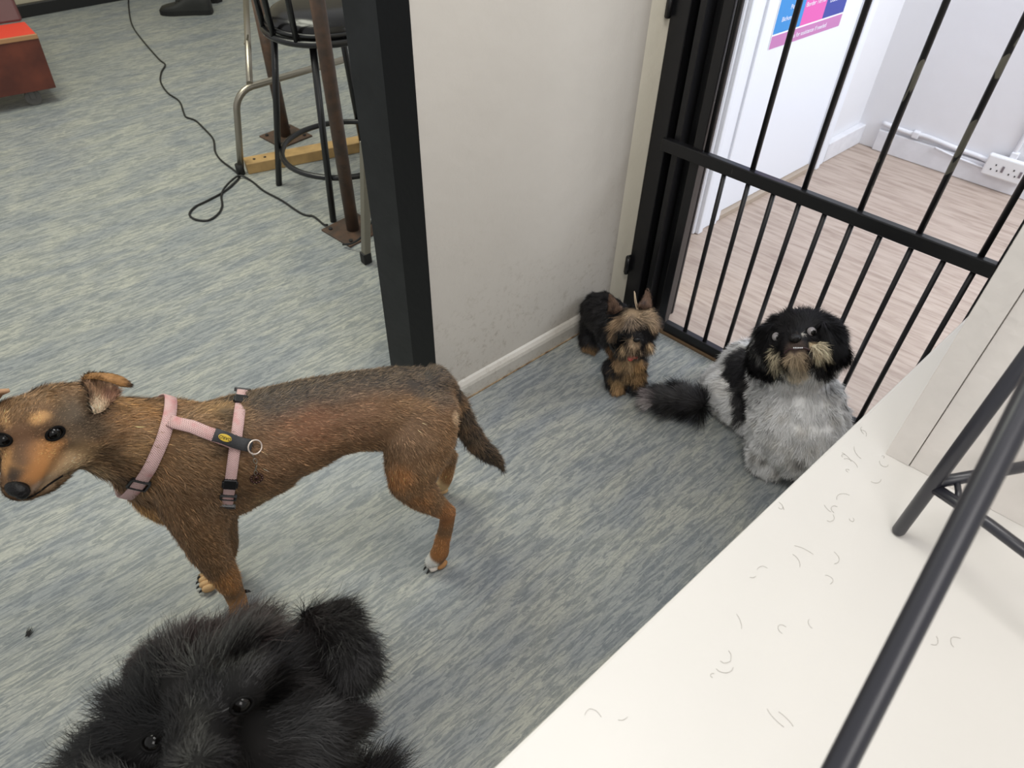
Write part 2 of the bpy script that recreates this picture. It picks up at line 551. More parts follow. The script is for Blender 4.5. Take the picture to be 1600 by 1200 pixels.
# ================================================================ POSTER, SOCKET, PIPE
def text(body, size, origin, xdir, ydir, m, parent, align='CENTER', name='lettering', ext=0.0004):
    cu = bpy.data.curves.new('t', 'FONT')
    cu.body = body
    cu.size = size
    cu.align_x = align
    cu.align_y = 'CENTER'
    cu.extrude = ext
    t = bpy.data.objects.new('t', cu)
    COL.objects.link(t)
    me = bpy.data.meshes.new_from_object(t.evaluated_get(bpy.context.evaluated_depsgraph_get()))
    bpy.data.objects.remove(t)
    x = Vector([float(v) for v in xdir]).normalized(); y = Vector([float(v) for v in ydir]).normalized(); z = x.cross(y)
    Mx = Matrix(((x[0], y[0], z[0], origin[0]), (x[1], y[1], z[1], origin[1]), (x[2], y[2], z[2], origin[2]), (0, 0, 0, 1)))
    me.transform(Mx)
    me.materials.clear()
    me.materials.append(m)
    me.name = name
    return link(bpy.data.objects.new(name, me), parent)

# the poster is nearly square on the door; measured corners
PBL, PBR = dwp(0.063, -0.004, 0.632), dwp(0.517, -0.004, 0.622)
pu = (PBR - PBL); PWD = np.linalg.norm(pu); pu /= PWD
pv = UP
po = thing('poster', 'poster of dog breeds in blue, pink and navy columns on the white door', 'poster', PBL)
bm = nb(); obox(bm, PBL - pu * 0.004 - NW * 0.0, pu * (PWD + 0.004), NW * 0.0006, UP * 0.60); obj('sheet', bm, M['paper'], po)
cols = [((58, 140, 210), 0.0, 0.36), ((222, 98, 178), 0.36, 0.68), ((62, 72, 158), 0.68, 1.0)]
bm = nb(); obox(bm, PBL + NW * 0.0006 + UP * 0.0, pu * PWD, NW * 0.0005, UP * 0.042); obj('footer_band', bm, mat('mauve_print', (192, 124, 178), 0.5), po)
for c, a, b in cols:
    bm = nb(); obox(bm, PBL + pu * (PWD * a) + NW * 0.0006 + UP * 0.048, pu * (PWD * (b - a)), NW * 0.0005, UP * 0.54)
    obj('column', bm, mat('print_%d_%d_%d' % c, c, 0.5), po)
wh = mat('white_print', (235, 235, 245), 0.5)
lines = [(0.19, ['Bichon Frise', 'Pug', 'Shih Tzu', 'Yorkshire Terrier', 'Jack Russell', 'Chihuahua']),
         (0.52, ['Border Terrier', 'Westie', 'Cavalier King Charles', 'Cocker Spaniel', 'Miniature Poodle']),
         (0.84, ['Dobermann', 'German Shepherd', 'Rottweiler', 'Labrador', 'Husky'])]
for f, ls in lines:
    for k, t in enumerate(ls):
        off = 0.09 if f < 0.5 else 0.115 if f < 0.8 else 0.105
        text(t, 0.021, PBL + pu * PWD * f + UP * (off + 0.034 * k) + NW * 0.0014, pu, UP, wh, po)
text('ask us for assistance if needed', 0.021, PBL + pu * PWD * 0.5 + UP * 0.02 + NW * 0.0014, pu, UP, wh, po)

sk = thing('wall_socket', 'white double wall socket on the far skirting behind the gate', 'socket', FC + U * 0.53 + UP * 0.08)
SO = FC + U * 0.462 - NU * 0.019 + UP * 0.062
bm = nb(); obox(bm, SO, U * 0.155, -NU * 0.03, UP * 0.088, 0.006); obj('face_plate', bm, M['white_plastic'], sk)
for c in (0.042, 0.112):
    for dx, dz in ((0, 0.052), (-0.012, 0.03), (0.012, 0.03)):
        bm = nb(); obox(bm, SO + U * (c + dx - 0.0025) - NU * 0.0302 + UP * (dz - 0.003), U * 0.005, -NU * 0.001, UP * 0.007); obj('pin_hole', bm, M['hole'], sk)
for c in (0.072, 0.14):
    bm = nb(); obox(bm, SO + U * (c - 0.005) - NU * 0.029 + UP * 0.03, U * 0.009, -NU * 0.004, UP * 0.026, 0.001); obj('switch', bm, mat('grey_switch', (120, 112, 118), 0.4), sk)
bm = nb()
pz = [(0.0, 0.125), (0.12, 0.118), (0.2, 0.125), (0.33, 0.115), (0.42, 0.112), (0.465, 0.105)]
tube(bm, smooth_path([FC + U * s - NU * 0.011 + UP * z for s, z in pz]), 0.010, 10)
tube(bm, smooth_path([FC + U * s - NU * 0.026 + UP * z for s, z in ((0.25, 0.098), (0.34, 0.086), (0.47, 0.078))]), 0.005, 8)
tube(bm, smooth_path([FC + U * s - NU * 0.011 + UP * z for s, z in ((0.54, 0.14), (0.545, 0.3), (0.56, 0.9), (0.56, 1.6))]), 0.009, 10)
for s, z in ((0.155, 0.12), (0.545, 0.158)):
    obox(bm, FC + U * (s - 0.014) - NU * 0.026 + UP * (z - 0.014), U * 0.028, NU * 0.028, UP * 0.028, 0.003)
tag(obj('conduit_pipe', bm, M['skirt_white']), 'white painted conduit pipe running along the far skirting to the socket', 'pipe')

# ================================================================ COUNTER AND PARTITION
ZC = 0.70
c0, c1 = fl(770, 1200, ZC), fl(1493, 512, ZC)
cd = (c1 - c0) / np.linalg.norm(c1 - c0)
cn = np.array([cd[1], -cd[0], 0])                   # to the right of the edge, under the photographer
clen = (G0 + U * 0.98 - c0) @ cd
bm = nb()
obox(bm, c0 - cd * 0.9 - UP * 0.035, cd * (clen + 0.9), cn * 1.6, UP * 0.035, 0.004)
ct = thing('counter', 'white laminate counter top filling the lower right corner', 'counter', (c0 * [1, 1, 0] + cd * 0.3 + cn * 0.7))
obj('worktop', bm, M['counter'], ct)
bm = nb()
obox(bm, (c0 - cd * 0.9 + cn * 0.045) * [1, 1, 0], cd * (clen + 0.9), cn * 1.5, UP * (ZC - 0.036), 0.002)
obj('front_panel', bm, M['panel'], ct)
PC = fl(1383, 709, ZC)
bm = nb()
obox(bm, PC, U * 0.034, W * 0.75, UP * 1.7, 0.001)
struct(obj('trim_11', bm, M['panel']))
bm = nb()
obox(bm, PC + U * 0.0352 + W * 0.0015, U * 1.1, W * 0.1, UP * 1.7, 0.001)
struct(obj('wall_right', bm, M['panel']))

# black tubular stand on the counter
F1 = fl(1402, 832, ZC)
st = thing('tubular_stand', 'black metal tubular stand resting on the white counter, nearest the lens', 'stand', F1)
RT = 0.0085
T1 = F1 + np.array([0.0, 0.0, 0.50]) + np.array([0.02, 0.012, 0])
bm = nb()
tube(bm, [F1 + UP * 0.001, F1 + UP * 0.005, T1], [RT * 0.8, RT, RT], 20); obj('leg', bm, M['tube'], st)
pa, pb = dep(1592, 650, 0.46), dep(1303, 1215, 0.44)
dd = (pb - pa) / np.linalg.norm(pb - pa)
tt = (pb[2] - ZC) / (-dd[2])
pe = pb + dd * tt
bm = nb()
top_near = pa - dd * 0.10
tube(bm, smooth_path([T1 + UP * 0.0, T1 * 0.5 + (top_near + UP * 0.05) * 0.5, top_near, pa], 5) + [pb, pe], 0.0087, 20)
obj('near_leg', bm, M['tube'], st)
K = F1 + (T1 - F1) * 0.105 / 0.5
b1 = fl(1640, 722, K[2]); b2 = fl(1640, 890, K[2])
bm = nb(); tube(bm, [K, b1 * 0.5 + K * 0.5, b1 + (b1 - K) * 0.3], 0.0075, 14); obj('brace', bm, M['tube'], st)
bm = nb(); tube(bm, [K - UP * 0.006, b2 * 0.5 + K * 0.5, b2 + (b2 - K) * 0.3], 0.0075, 14); obj('brace', bm, M['tube'], st)
bm = nb()
e1 = (b1 - K) / np.linalg.norm(b1 - K); e2 = (b2 - K) / np.linalg.norm(b2 - K)
tube(bm, [K + e1 * 0.032, K + e1 * 0.016 + e2 * 0.018, K + e2 * 0.034 - UP * 0.004], 0.004, 8)
obj('gusset', bm, M['tube'], st)

# shed hairs on the counter and a tuft of fur on the floor
rng_h = random.Random(4)
bm = nb()
spots = [(1330, 730), (1290, 790), (1240, 800), (1310, 800), (1360, 690), (1350, 735), (1260, 740), (1220, 850), (1150, 1000), (1100, 1060), (1290, 880), (1180, 900), (1340, 760), (1300, 720), (1370, 720), (1200, 1120), (960, 1130), (1250, 960), (1420, 1000), (1480, 980)]
for x, y in spots:
    for _ in range(2):
        p = fl(x + rng_h.uniform(-25, 25), y + rng_h.uniform(-20, 20), ZC + 0.0008)
        if (p - c0) @ cn < 0.01: continue
        a = rng_h.uniform(0, 6.28); pts = [p]; k_ = rng_h.uniform(-2.2, 2.2); stp = rng_h.uniform(0.0015, 0.0045)
        for _ in range(6):
            a += k_ * rng_h.uniform(0.1, 0.45); pts.append(pts[-1] + np.array([math.cos(a), math.sin(a), 0]) * stp)
        tube(bm, pts, 0.00017, 4)
hs = obj('shed_hair', bm, mat('dark_hair', (128, 120, 112), 0.6)); hs['kind'] = 'stuff'
tag(hs, 'fine dark hairs shed over the white counter top', 'hair')
bm = nb(); p = fl(42, 992, 0.003)
for k in range(26):
    a = 0.9 + rng_h.gauss(0, 0.35); q = p + np.array([rng_h.gauss(0, .003), rng_h.gauss(0, .003), 0])
    tube(bm, [q, q + np.array([math.cos(a), math.sin(a), .3]) * .006, q + np.array([math.cos(a + .3), math.sin(a + .3), .2]) * .013], [.0006, .0005, .0002], 4)
tag(obj('fur_tuft', bm, mat('black_tuft', (24, 22, 22), 0.6)), 'tiny tuft of black fur lying on the floor at the left', 'fur')

# ================================================================ LEFT ROOM
# cable on the floor
cpx = [(201, -12), (201, 10), (206, 38), (222, 62), (248, 92), (258, 101), (252, 113), (251, 128), (262, 145), (280, 158), (287, 176), (291, 183), (305, 188), (318, 200), (333, 217), (336, 236), (345, 250), (362, 263), (372, 272), (372, 280), (352, 298), (325, 313), (305, 323), (296, 335), (306, 343), (325, 344), (340, 335), (347, 322), (346, 305), (354, 293), (374, 277), (392, 282), (412, 298), (440, 313), (465, 330), (478, 336), (490, 338), (505, 350), (512, 354)]
pts = [fl(x, y, 0.005) for x, y in cpx]
pts[-1][2] = 0.012
for i in (29, 30): pts[i][2] = 0.012
bm = nb()
tube(bm, smooth_path(pts, 5), 0.0042, 8)
tag(obj('power_cable', bm, M['cable']), 'thin black cable looping across the pale floor of the left room', 'cable')
bm = nb()
tube(bm, smooth_path([fl(x, y, z) for x, y, z in ((536, 382, .012), (550, 380, .03), (565, 370, .06), (582, 345, .10), (600, 330, .13))], 5), 0.0042, 8)
tag(obj('power_cable', bm, M['cable']), 'short black cable rising off the rusty base plate behind the door jamb', 'cable')

# bar stool
S1, S2 = fl(436, 289), fl(521, 346)
sc_ = (S1 + S2) / 2
sd = (S2 - S1); sl = np.linalg.norm(sd); sd /= sl
sp_ = np.array([-sd[1], sd[0], 0])
ctr = sc_ + sp_ * sl * 0.56
stool = thing('bar_stool', 'black round bar stool with padded leather seat and footring', 'stool', ctr)
SH = 0.63
ctop = None
tops = []
def shrink(p, k, z): return ctr + (p - ctr) * k + UP * z
feet = [S1, S2, S2 + sp_ * sl * 1.12, S1 + sp_ * sl * 1.12]
for p in feet:
    bm = nb(); tube(bm, [p + UP * 0.001, (p + shrink(p, 0.62, SH)) / 2, shrink(p, 0.62, SH)], 0.0125, 14); obj('leg', bm, M['iron'], stool)
def circ(c, r, z, n=48): return [c + np.array([math.cos(2 * math.pi * k / n) * r, math.sin(2 * math.pi * k / n) * r, z]) for k in range(n)]
def stool_r(z): return sl * 0.7071 * (1 - 0.38 * z / SH)
bm = nb(); tube(bm, circ(ctr, stool_r(0.16) - 0.004, 0.16), 0.011, 12, closed=True); obj('foot_ring', bm, M['iron'], stool)
RS = 0.212
bm = nb(); tube(bm, circ(ctr, RS, SH), 0.012, 12, closed=True); tube(bm, circ(ctr, RS - 0.01, SH + 0.022), 0.008, 10, closed=True); obj('seat_ring', bm, M['iron'], stool)
bm = nb()
prof = [(0.0, SH + 0.075), (0.086, SH + 0.073), (0.151, SH + 0.066), (0.184, SH + 0.05), (0.197, SH + 0.03), (0.194, SH + 0.005), (0.184, SH - 0.01), (0.0, SH - 0.012)]
rings = []
for r_, z_ in prof[1:-1]: rings.append([bm.verts.new(p) for p in circ(ctr, r_, z_, 40)])
tp = bm.verts.new(ctr + UP * prof[0][1]); bt = bm.verts.new(ctr + UP * prof[-1][1])
for a, b in zip(rings, rings[1:]):
    for k in range(40): bm.faces.new((a[k], a[(k + 1) % 40], b[(k + 1) % 40], b[k]))
for k in range(40):
    bm.faces.new((tp, rings[0][(k + 1) % 40], rings[0][k])); bm.faces.new((bt, rings[-1][k], rings[-1][(k + 1) % 40]))
bmesh.ops.recalc_face_normals(bm, faces=bm.faces)
obj('seat_cushion', bm, M['leather'], stool, True)
# back uprights on the left and near side
for ang in (200, 228, 256, 284):
    a = R(ang); o = np.array([math.cos(a), math.sin(a), 0])
    bm = nb(); tube(bm, [ctr + o * 0.212 + UP * (SH + 0.0), ctr + o * 0.22 + UP * (SH + 0.16), ctr + o * 0.228 + UP * (SH + 0.36)], 0.010, 12); obj('back_rod', bm, M['iron'], stool)
bm = nb(); tube(bm, [ctr + np.array([math.cos(R(k)), math.sin(R(k)), 0]) * 0.228 + UP * (SH + 0.36) for k in range(196, 290, 6)], 0.011, 12); obj('back_rail', bm, M['iron'], stool)

# steel posts on base plates
def post(p, name, label, hgt, rad, lean, ang):
    t = thing(name, label, 'post', p, 'rusty steel posts on the left room floor')
    a = np.array([math.cos(ang), math.sin(ang), 0]); b = np.array([-a[1], a[0], 0])
    bm = nb(); obox(bm, p - a * 0.085 - b * 0.085 + UP * 0.0005, a * 0.17, b * 0.17, UP * 0.007, 0.001); obj('base_plate', bm, M['rust'], t)
    bm = nb(); tube(bm, [p + UP * 0.007, p + UP * hgt / 2 + lean / 2, p + UP * hgt + lean], rad, 20); obj('pole', bm, M['rust'], t)
    for i in (-1, 1):
        for j in (-1, 1):
            bm = nb(); q = p + a * 0.06 * i + b * 0.06 * j
            tube(bm, [q + UP * 0.006, q + UP * 0.009, q + UP * 0.013], 0.008, 6); obj('bolt', bm, M['hole'], t)
P1 = fl(552, 360)
post(P1, 'steel_post', 'thick rusty brown steel post on a base plate beside the door jamb', 1.2, 0.024, np.zeros(3), R(-40))
P2 = fl(447, 214)
post(P2, 'steel_post', 'rusty brown steel post on a base plate behind the stool', 0.62, 0.024, np.zeros(3), R(-40))

# aluminium trestle frame
A1, A2 = fl(377, 272), fl(573, 410)
tr = thing('work_trestle', 'aluminium trestle frame with black rubber feet behind the bar stool', 'trestle', A1)
PRJ = []
A3 = A1 + (P2 - A1) * 0
far = fl(566, 205)
zt = 0.335
up1 = A1 + UP * zt
fdir = (far - A1) / np.linalg.norm(far - A1)
flen = np.linalg.norm(far - A1)
pts = [A1 + UP * 0.03, A1 + UP * 0.15, A1 + UP * (zt - 0.07)]
for k in range(1, 7):
    a = R(15 * k); pts.append(A1 + UP * (zt - 0.07 + 0.07 * math.sin(a)) + fdir * (0.07 * (1 - math.cos(a))))
e0 = A1 + fdir * (flen - 0.07)
for k in range(0, 7):
    a = R(15 * k); pts.append(e0 + UP * (zt - 0.07 + 0.07 * math.cos(a)) + fdir * (0.07 * math.sin(a)))
pts.append(far + UP * 0.03)
pts = [p + fdir * 0.065 * ((p[2] / zt) if k_ < len(pts) / 2 else 0.9) * (1 if k_ < len(pts) - 1 else 0) for k_, p in enumerate(pts)]
bm = nb(); tube(bm, pts, 0.0135, 10); obj('arched_tube', bm, M['alu'], tr)
bm = nb(); tube(bm, [A1 + UP * 0.001, A1 + UP * 0.02, A1 + UP * 0.045], 0.017, 14); obj('rubber_foot', bm, M['rubber'], tr)
bm = nb(); tube(bm, [far + UP * 0.001, far + UP * 0.02, far + UP * 0.045], 0.017, 14); obj('rubber_foot', bm, M['rubber'], tr)
q = A1 + fdir * 0.13 + UP * (zt + 0.012)
d2 = dep(383, -30, depth_of(q) * 1.12)
bm = nb(); tube(bm, [q, (q + d2) / 2, d2], 0.013, 10); obj('adjusting_tube', bm, M['alu'], tr)
q2 = q + (d2 - q) * 0.42
bm = nb(); tube(bm, smooth_path([q2 - U * 0.01, q2 + U * 0.0 - UP * 0.02 - NU * 0.02, q2 + U * 0.03 + UP * 0.005 - NU * 0.02, q2 + U * 0.045 + UP * 0.03 - NU * 0.02]), 0.004, 8); obj('spring_hook', bm, M['alu'], tr)
t2 = thing('work_trestle', 'square aluminium leg with a black rubber foot beside the black jamb', 'trestle', A2)
bm = nb(); bar(bm, A2 + UP * 0.02, A2 + UP * 0.46 + CR * 0.05, 0.026, 0.026, W, 0.003); obj('square_tube', bm, M['alu'], t2)
bm = nb(); bar(bm, A2 + UP * 0.001, A2 + UP * 0.045, 0.032, 0.032, W, 0.004); obj('rubber_foot', bm, M['rubber'], t2)

bm = nb(); ta = A2 + UP * 0.445 + CR * 0.05; tube(bm, [ta, ta + U * 0.12 + NU * 0.05, ta + U * 0.2 + NU * 0.2, ta + NU * 0.45 + U * 0.2], 0.012, 10); obj('cross_tube', bm, M['alu'], t2)

# timber block
t0, t1 = fl(389, 273), fl(575, 236)
td = (t1 - t0) / np.linalg.norm(t1 - t0); tn = np.array([-td[1], td[0], 0])
tb = thing('timber_batten', 'pale pine batten lying on the floor through the stool footring', 'timber', t0 + td * 0.2)
bm = nb(); obox(bm, t0 + UP * 0.001, td * 0.68, tn * 0.07, UP * 0.045, 0.002); obj('batten', bm, M['pine'], tb)
for s in (0.04, 0.085):
    bm = nb(); c = t0 + td * s + tn * 0.035
    tube(bm, [c + UP * 0.044, c + UP * 0.046, c + UP * 0.048], 0.006, 8); obj('screw', bm, M['hole'], tb)

# wheeled wooden box with red top
bx0 = dep(88, 137, depth_of(fl(60, 160)) * 0.985)
zb = bx0[2]
bdir = (fl(0, 153, zb) - bx0); bdir /= np.linalg.norm(bdir)
bback = np.array([-bdir[1], bdir[0], 0]);
if bback[1] < 0: bback = -bback
wb = thing('wheeled_box', 'reddish brown wooden box on castors with a red top', 'box', bx0 * [1, 1, 0])
hb = 0.36
# the side leans back: top edge sits behind the bottom edge
tpt = dep(60, 59, depth_of(bx0) * 1.0)
lean = onv(60, 59, bx0, bback) - bx0
bm = nb(); obox(bm, bx0, bdir * 0.9, bback * 0.03, lean, 0.002); obj('side_board', bm, M['mahogany'], wb)
topc = bx0 + lean
tr2 = onv(40, 37, topc, UP) if False else fl(40, 38, topc[2])
bm = nb(); obox(bm, topc + UP * 0.0, bdir * 0.9, (tr2 - topc), UP * 0.012, 0.002); obj('red_top', bm, M['redmat'], wb)
bm = nb(); bar(bm, topc + UP * 0.008, topc + bdir * 0.9 + UP * 0.008, 0.012, 0.02, bback, 0.002); obj('front_edge', bm, M['edgewood'], wb)
bm = nb(); obox(bm, bx0 + bback * 0.03, bdir * 0.9, (tr2 - topc) * 0.95, lean * 0.98); obj('carcass', bm, M['mahogany'], wb)
cs = fl(57, 163)
for k in (0, 0.72):
    c = cs + bdir * k
    cc = obj('castor', tube(nb(), [c + UP * 0.036 - bback * 0.012, c + UP * 0.036, c + UP * 0.036 + bback * 0.012], 0.035, 20), M['grey_plastic'], wb)
    bm = nb(); obox(bm, c + UP * 0.03 - bdir * 0.012 - bback * 0.017, bdir * 0.024, bback * 0.034, UP * max(0.02, zb - 0.03), 0.002); obj('castor_fork', bm, M['grey_plastic'], wb)
mb0 = tr2 + UP * 0.012
mt = thing('padded_block', 'maroon vinyl padded block standing on the box behind the red top', 'cushion', mb0)
bm = nb(); obox(bm, mb0 + UP * 0.001 + bdir * 0.004, bdir * 0.8, bback * 0.3, UP * 0.25 - bdir * 0.0 + bback * 0.1, 0.012); obj('padding', bm, M['maroon'], mt)

# shoes
def shoe(name, label, toe, heel, scale=1.0):
    d = heel - toe; L = np.linalg.norm(d); d = d / L; n = np.array([-d[1], d[0], 0])
    t = thing(name, label, 'shoe', (toe + heel) / 2, None)
    secs = [(0.0, 0.018, 0.030, 0.0), (0.05, 0.034, 0.046, 0), (0.15, 0.044, 0.056, 0), (0.3, 0.048, 0.066, 0), (0.42, 0.044, 0.085, 0), (0.55, 0.038, 0.108, 0), (0.68, 0.036, 0.12, 0), (0.82, 0.036, 0.125, 0), (0.94, 0.034, 0.12, 0), (1.0, 0.022, 0.10, 0)]
    bm = nb(); prev = None; ns = 14
    for s, hw, ht, _ in secs:
        ring = []
        for k in range(ns):
            a = math.pi * k / (ns - 1)
            ring.append(bm.verts.new(toe + d * L * s + n * math.cos(a) * hw + UP * (0.022 + (ht - 0.022) * math.sin(a) ** 0.6)))
        if prev:
            for k in range(ns - 1): bm.faces.new((prev[k], prev[k + 1], ring[k + 1], ring[k]))
        else: bm.faces.new(ring)
        prev = ring
    bm.faces.new(prev[::-1])
    bmesh.ops.recalc_face_normals(bm, faces=bm.faces)
    obj('upper', bm, mat('black_shoe_leather', (30, 31, 29), 0.5, bump=0.5, bscale=60), t, True)
    bm = nb(); prev = None
    outl = [toe + d * L * s + n * hw * 1.08 for s, hw, _, _ in secs] + [toe + d * L * s - n * hw * 1.08 for s, hw, _, _ in secs[::-1]]
    prism(bm, [p[:2] for p in outl], 0.001, 0.026)
    obj('sole', bm, M['rubber'], t)
    bm = nb()
    for k in range(4):
        c = toe + d * L * (0.36 + 0.06 * k); z = 0.08 + 0.013 * k
        tube(bm, [c - n * 0.03 + UP * (z - 0.012), c + UP * (z + 0.004), c + n * 0.03 + UP * (z - 0.010)], 0.003, 6)
    obj('laces', bm, M['cable'], t)
    bm = nb()
    c = toe + d * L * 0.74
    tube(bm, [c + UP * 0.10, c + UP * 0.2, c + UP * 0.34], [0.034, 0.05, 0.062], 16)
    obj('trouser_cuff', bm, mat('black_trousers', (24, 24, 26), 0.8), t)
    return t
shoe('shoe', 'black lace-up shoe with its toe pointing left at the top', fl(252, 22), fl(333, 21))
shoe('shoe', 'black shoe partly hidden behind the lace-up shoe at the top', fl(268, -10), fl(344, 4))

# ================================================================ ANIMALS
def vec(p): return Vector([float(v) for v in p])

def skin_body(name, chains, voxel, m, parent, smooth_it=8, lat=None, sub=5):
    """one continuous surface: tapered runs of overlapping spheres fused by a voxel remesh.
    chains: lists of (point, radius[, side scale]) ; lat: unit vector of the side axis"""
    bm = nb()
    lat = np.array([1, 0, 0.0]) if lat is None else lat
    def ball(p, r, s):
        g = bmesh.ops.create_icosphere(bm, subdivisions=2, radius=float(r))
        for v in g['verts']:
            c = np.array(v.co)
            c = c + lat * (c @ lat) * (s - 1)
            v.co = vec(c + p)
    for ch in chains:
        ch = [(np.asarray(c[0], float), c[1], c[2] if len(c) > 2 else 1.0) for c in ch]
        if len(ch) == 1: ball(*ch[0])
        for (p, r, s), (q, r2, s2) in zip(ch, ch[1:]):
            n = max(2, int(np.linalg.norm(q - p) / (min(r, r2) * 0.28)) + 1)
            for k in range(n + 1):
                t = k / n
                ball(p + (q - p) * t, r + (r2 - r) * t, s + (s2 - s) * t)
    me = bpy.data.meshes.new(name)
    bm.to_mesh(me); bm.free()
    o = bpy.data.objects.new('tmp', me)
    COL.objects.link(o)
    md = o.modifiers.new('r', 'REMESH'); md.mode = 'VOXEL'; md.voxel_size = voxel
    md = o.modifiers.new('s', 'SMOOTH'); md.iterations = smooth_it; md.factor = 0.5
    dg = bpy.context.evaluated_depsgraph_get()
    m2 = bpy.data.meshes.new_from_object(o.evaluated_get(dg))
    bpy.data.objects.remove(o)
    m2.name = name
    for p in m2.polygons: p.use_smooth = True
    m2.materials.clear(); m2.materials.append(m)
    return link(bpy.data.objects.new(name, m2), parent)

def coat_mat(name, rough=0.6, spec=0.25, sheen=0.0):
    m = bpy.data.materials.new(name)
    m.use_nodes = True
    nt = m.node_tree
    b = nt.nodes['Principled BSDF']
    a = nt.nodes.new('ShaderNodeAttribute'); a.attribute_name = 'coat'
    nt.links.new(a.outputs['Color'], b.inputs['Base Color'])
    b.inputs['Roughness'].default_value = rough
    b.inputs['Specular IOR Level'].default_value = spec
    b.inputs['Sheen Weight'].default_value = sheen
    return m

def fur_mat(name, rough=0.5, spec=0.3, keep=0.75):
    m = bpy.data.materials.new(name)
    m.use_nodes = True
    nt = m.node_tree
    b = nt.nodes['Principled BSDF']
    a = nt.nodes.new('ShaderNodeAttribute'); a.attribute_name = 'coat'
    nt.links.new(a.outputs['Color'], b.inputs['Base Color'])
    n = nt.nodes.new('ShaderNodeAttribute'); n.attribute_name = 'lie'
    nt.links.new(n.outputs['Vector'], b.inputs['Normal'])
    b.inputs['Roughness'].default_value = rough
    b.inputs['Specular IOR Level'].default_value = spec
    return m

def vnoise(p, s, seed=0):
    """cheap smooth noise in -1..1 for an array of points"""
    q = p * s + seed * 7.31
    v = (np.sin(q[:, 0] * 1.7 + np.sin(q[:, 1] * 1.3 + 1.1)) + np.sin(q[:, 1] * 1.9 + np.sin(q[:, 2] * 1.6 + 2.3)) + np.sin(q[:, 2] * 2.1 + np.sin(q[:, 0] * 1.2 + 0.4))) / 3
    q = q * 2.3 + 3.1
    v2 = (np.sin(q[:, 0] + 1.9 * np.sin(q[:, 2])) + np.sin(q[:, 1] + 1.7 * np.sin(q[:, 0])) + np.sin(q[:, 2] + 1.5 * np.sin(q[:, 1]))) / 3
    return v * 0.65 + v2 * 0.35

class Coat:
    """colour of the coat as a field in space: a base and soft-edged patches"""
    def __init__(self, base, jit=0.012, nscale=45, gain=1.0):
        self.gain = gain; self.base = np.array(s2l(base)); self.p = []; self.jit = jit; self.ns = nscale
    def add(self, c, r, col, soft=0.4, k=1.0, axes=None):
        self.p.append((np.asarray(c, float), r, np.array(s2l(col)), soft, k, axes))
        return self
    def __call__(self, P):
        n = np.stack([vnoise(P, self.ns, i + 1) for i in range(3)], 1) * self.jit
        Q = P + n
        out = np.tile(self.base, (len(P), 1))
        for c, r, col, soft, k, axes in self.p:
            d = Q - c
            if axes is not None:
                u, f = axes                       # squeeze along u by f
                d = d + np.outer(d @ u, u) * (f - 1)
            d = np.linalg.norm(d, axis=1) / r
            w_ = np.clip((1 - d) / soft, 0, 1)
            w_ = (w_ * w_ * (3 - 2 * w_) * k)[:, None]
            out = out * (1 - w_) + col * w_
        return np.minimum(out * self.gain, 0.9)

def paint(o, coat, darken=1.0):
    me = o.data
    n = len(me.vertices)
    co = np.empty(n * 3); me.vertices.foreach_get('co', co); co = co.reshape(-1, 3)
    c = coat(co) * darken
    at = me.color_attributes.new('coat', 'FLOAT_COLOR', 'POINT')
    at.data.foreach_set('color', np.concatenate([c, np.ones((n, 1))], 1).astype(np.float32).ravel())

def idw(anchors):
    """direction field from (point, direction) anchors"""
    A_ = np.array([a[0] for a in anchors], float)
    D_ = np.array([np.asarray(a[1], float) / np.linalg.norm(a[1]) for a in anchors])
    def f(P):
        out = np.zeros_like(P)
        for a, d in zip(A_, D_):
            w_ = 1 / (np.sum((P - a) ** 2, 1) + 1e-5) ** 1.5
            out += w_[:, None] * d
        return out / (np.linalg.norm(out, axis=1)[:, None] + 1e-12)
    return f

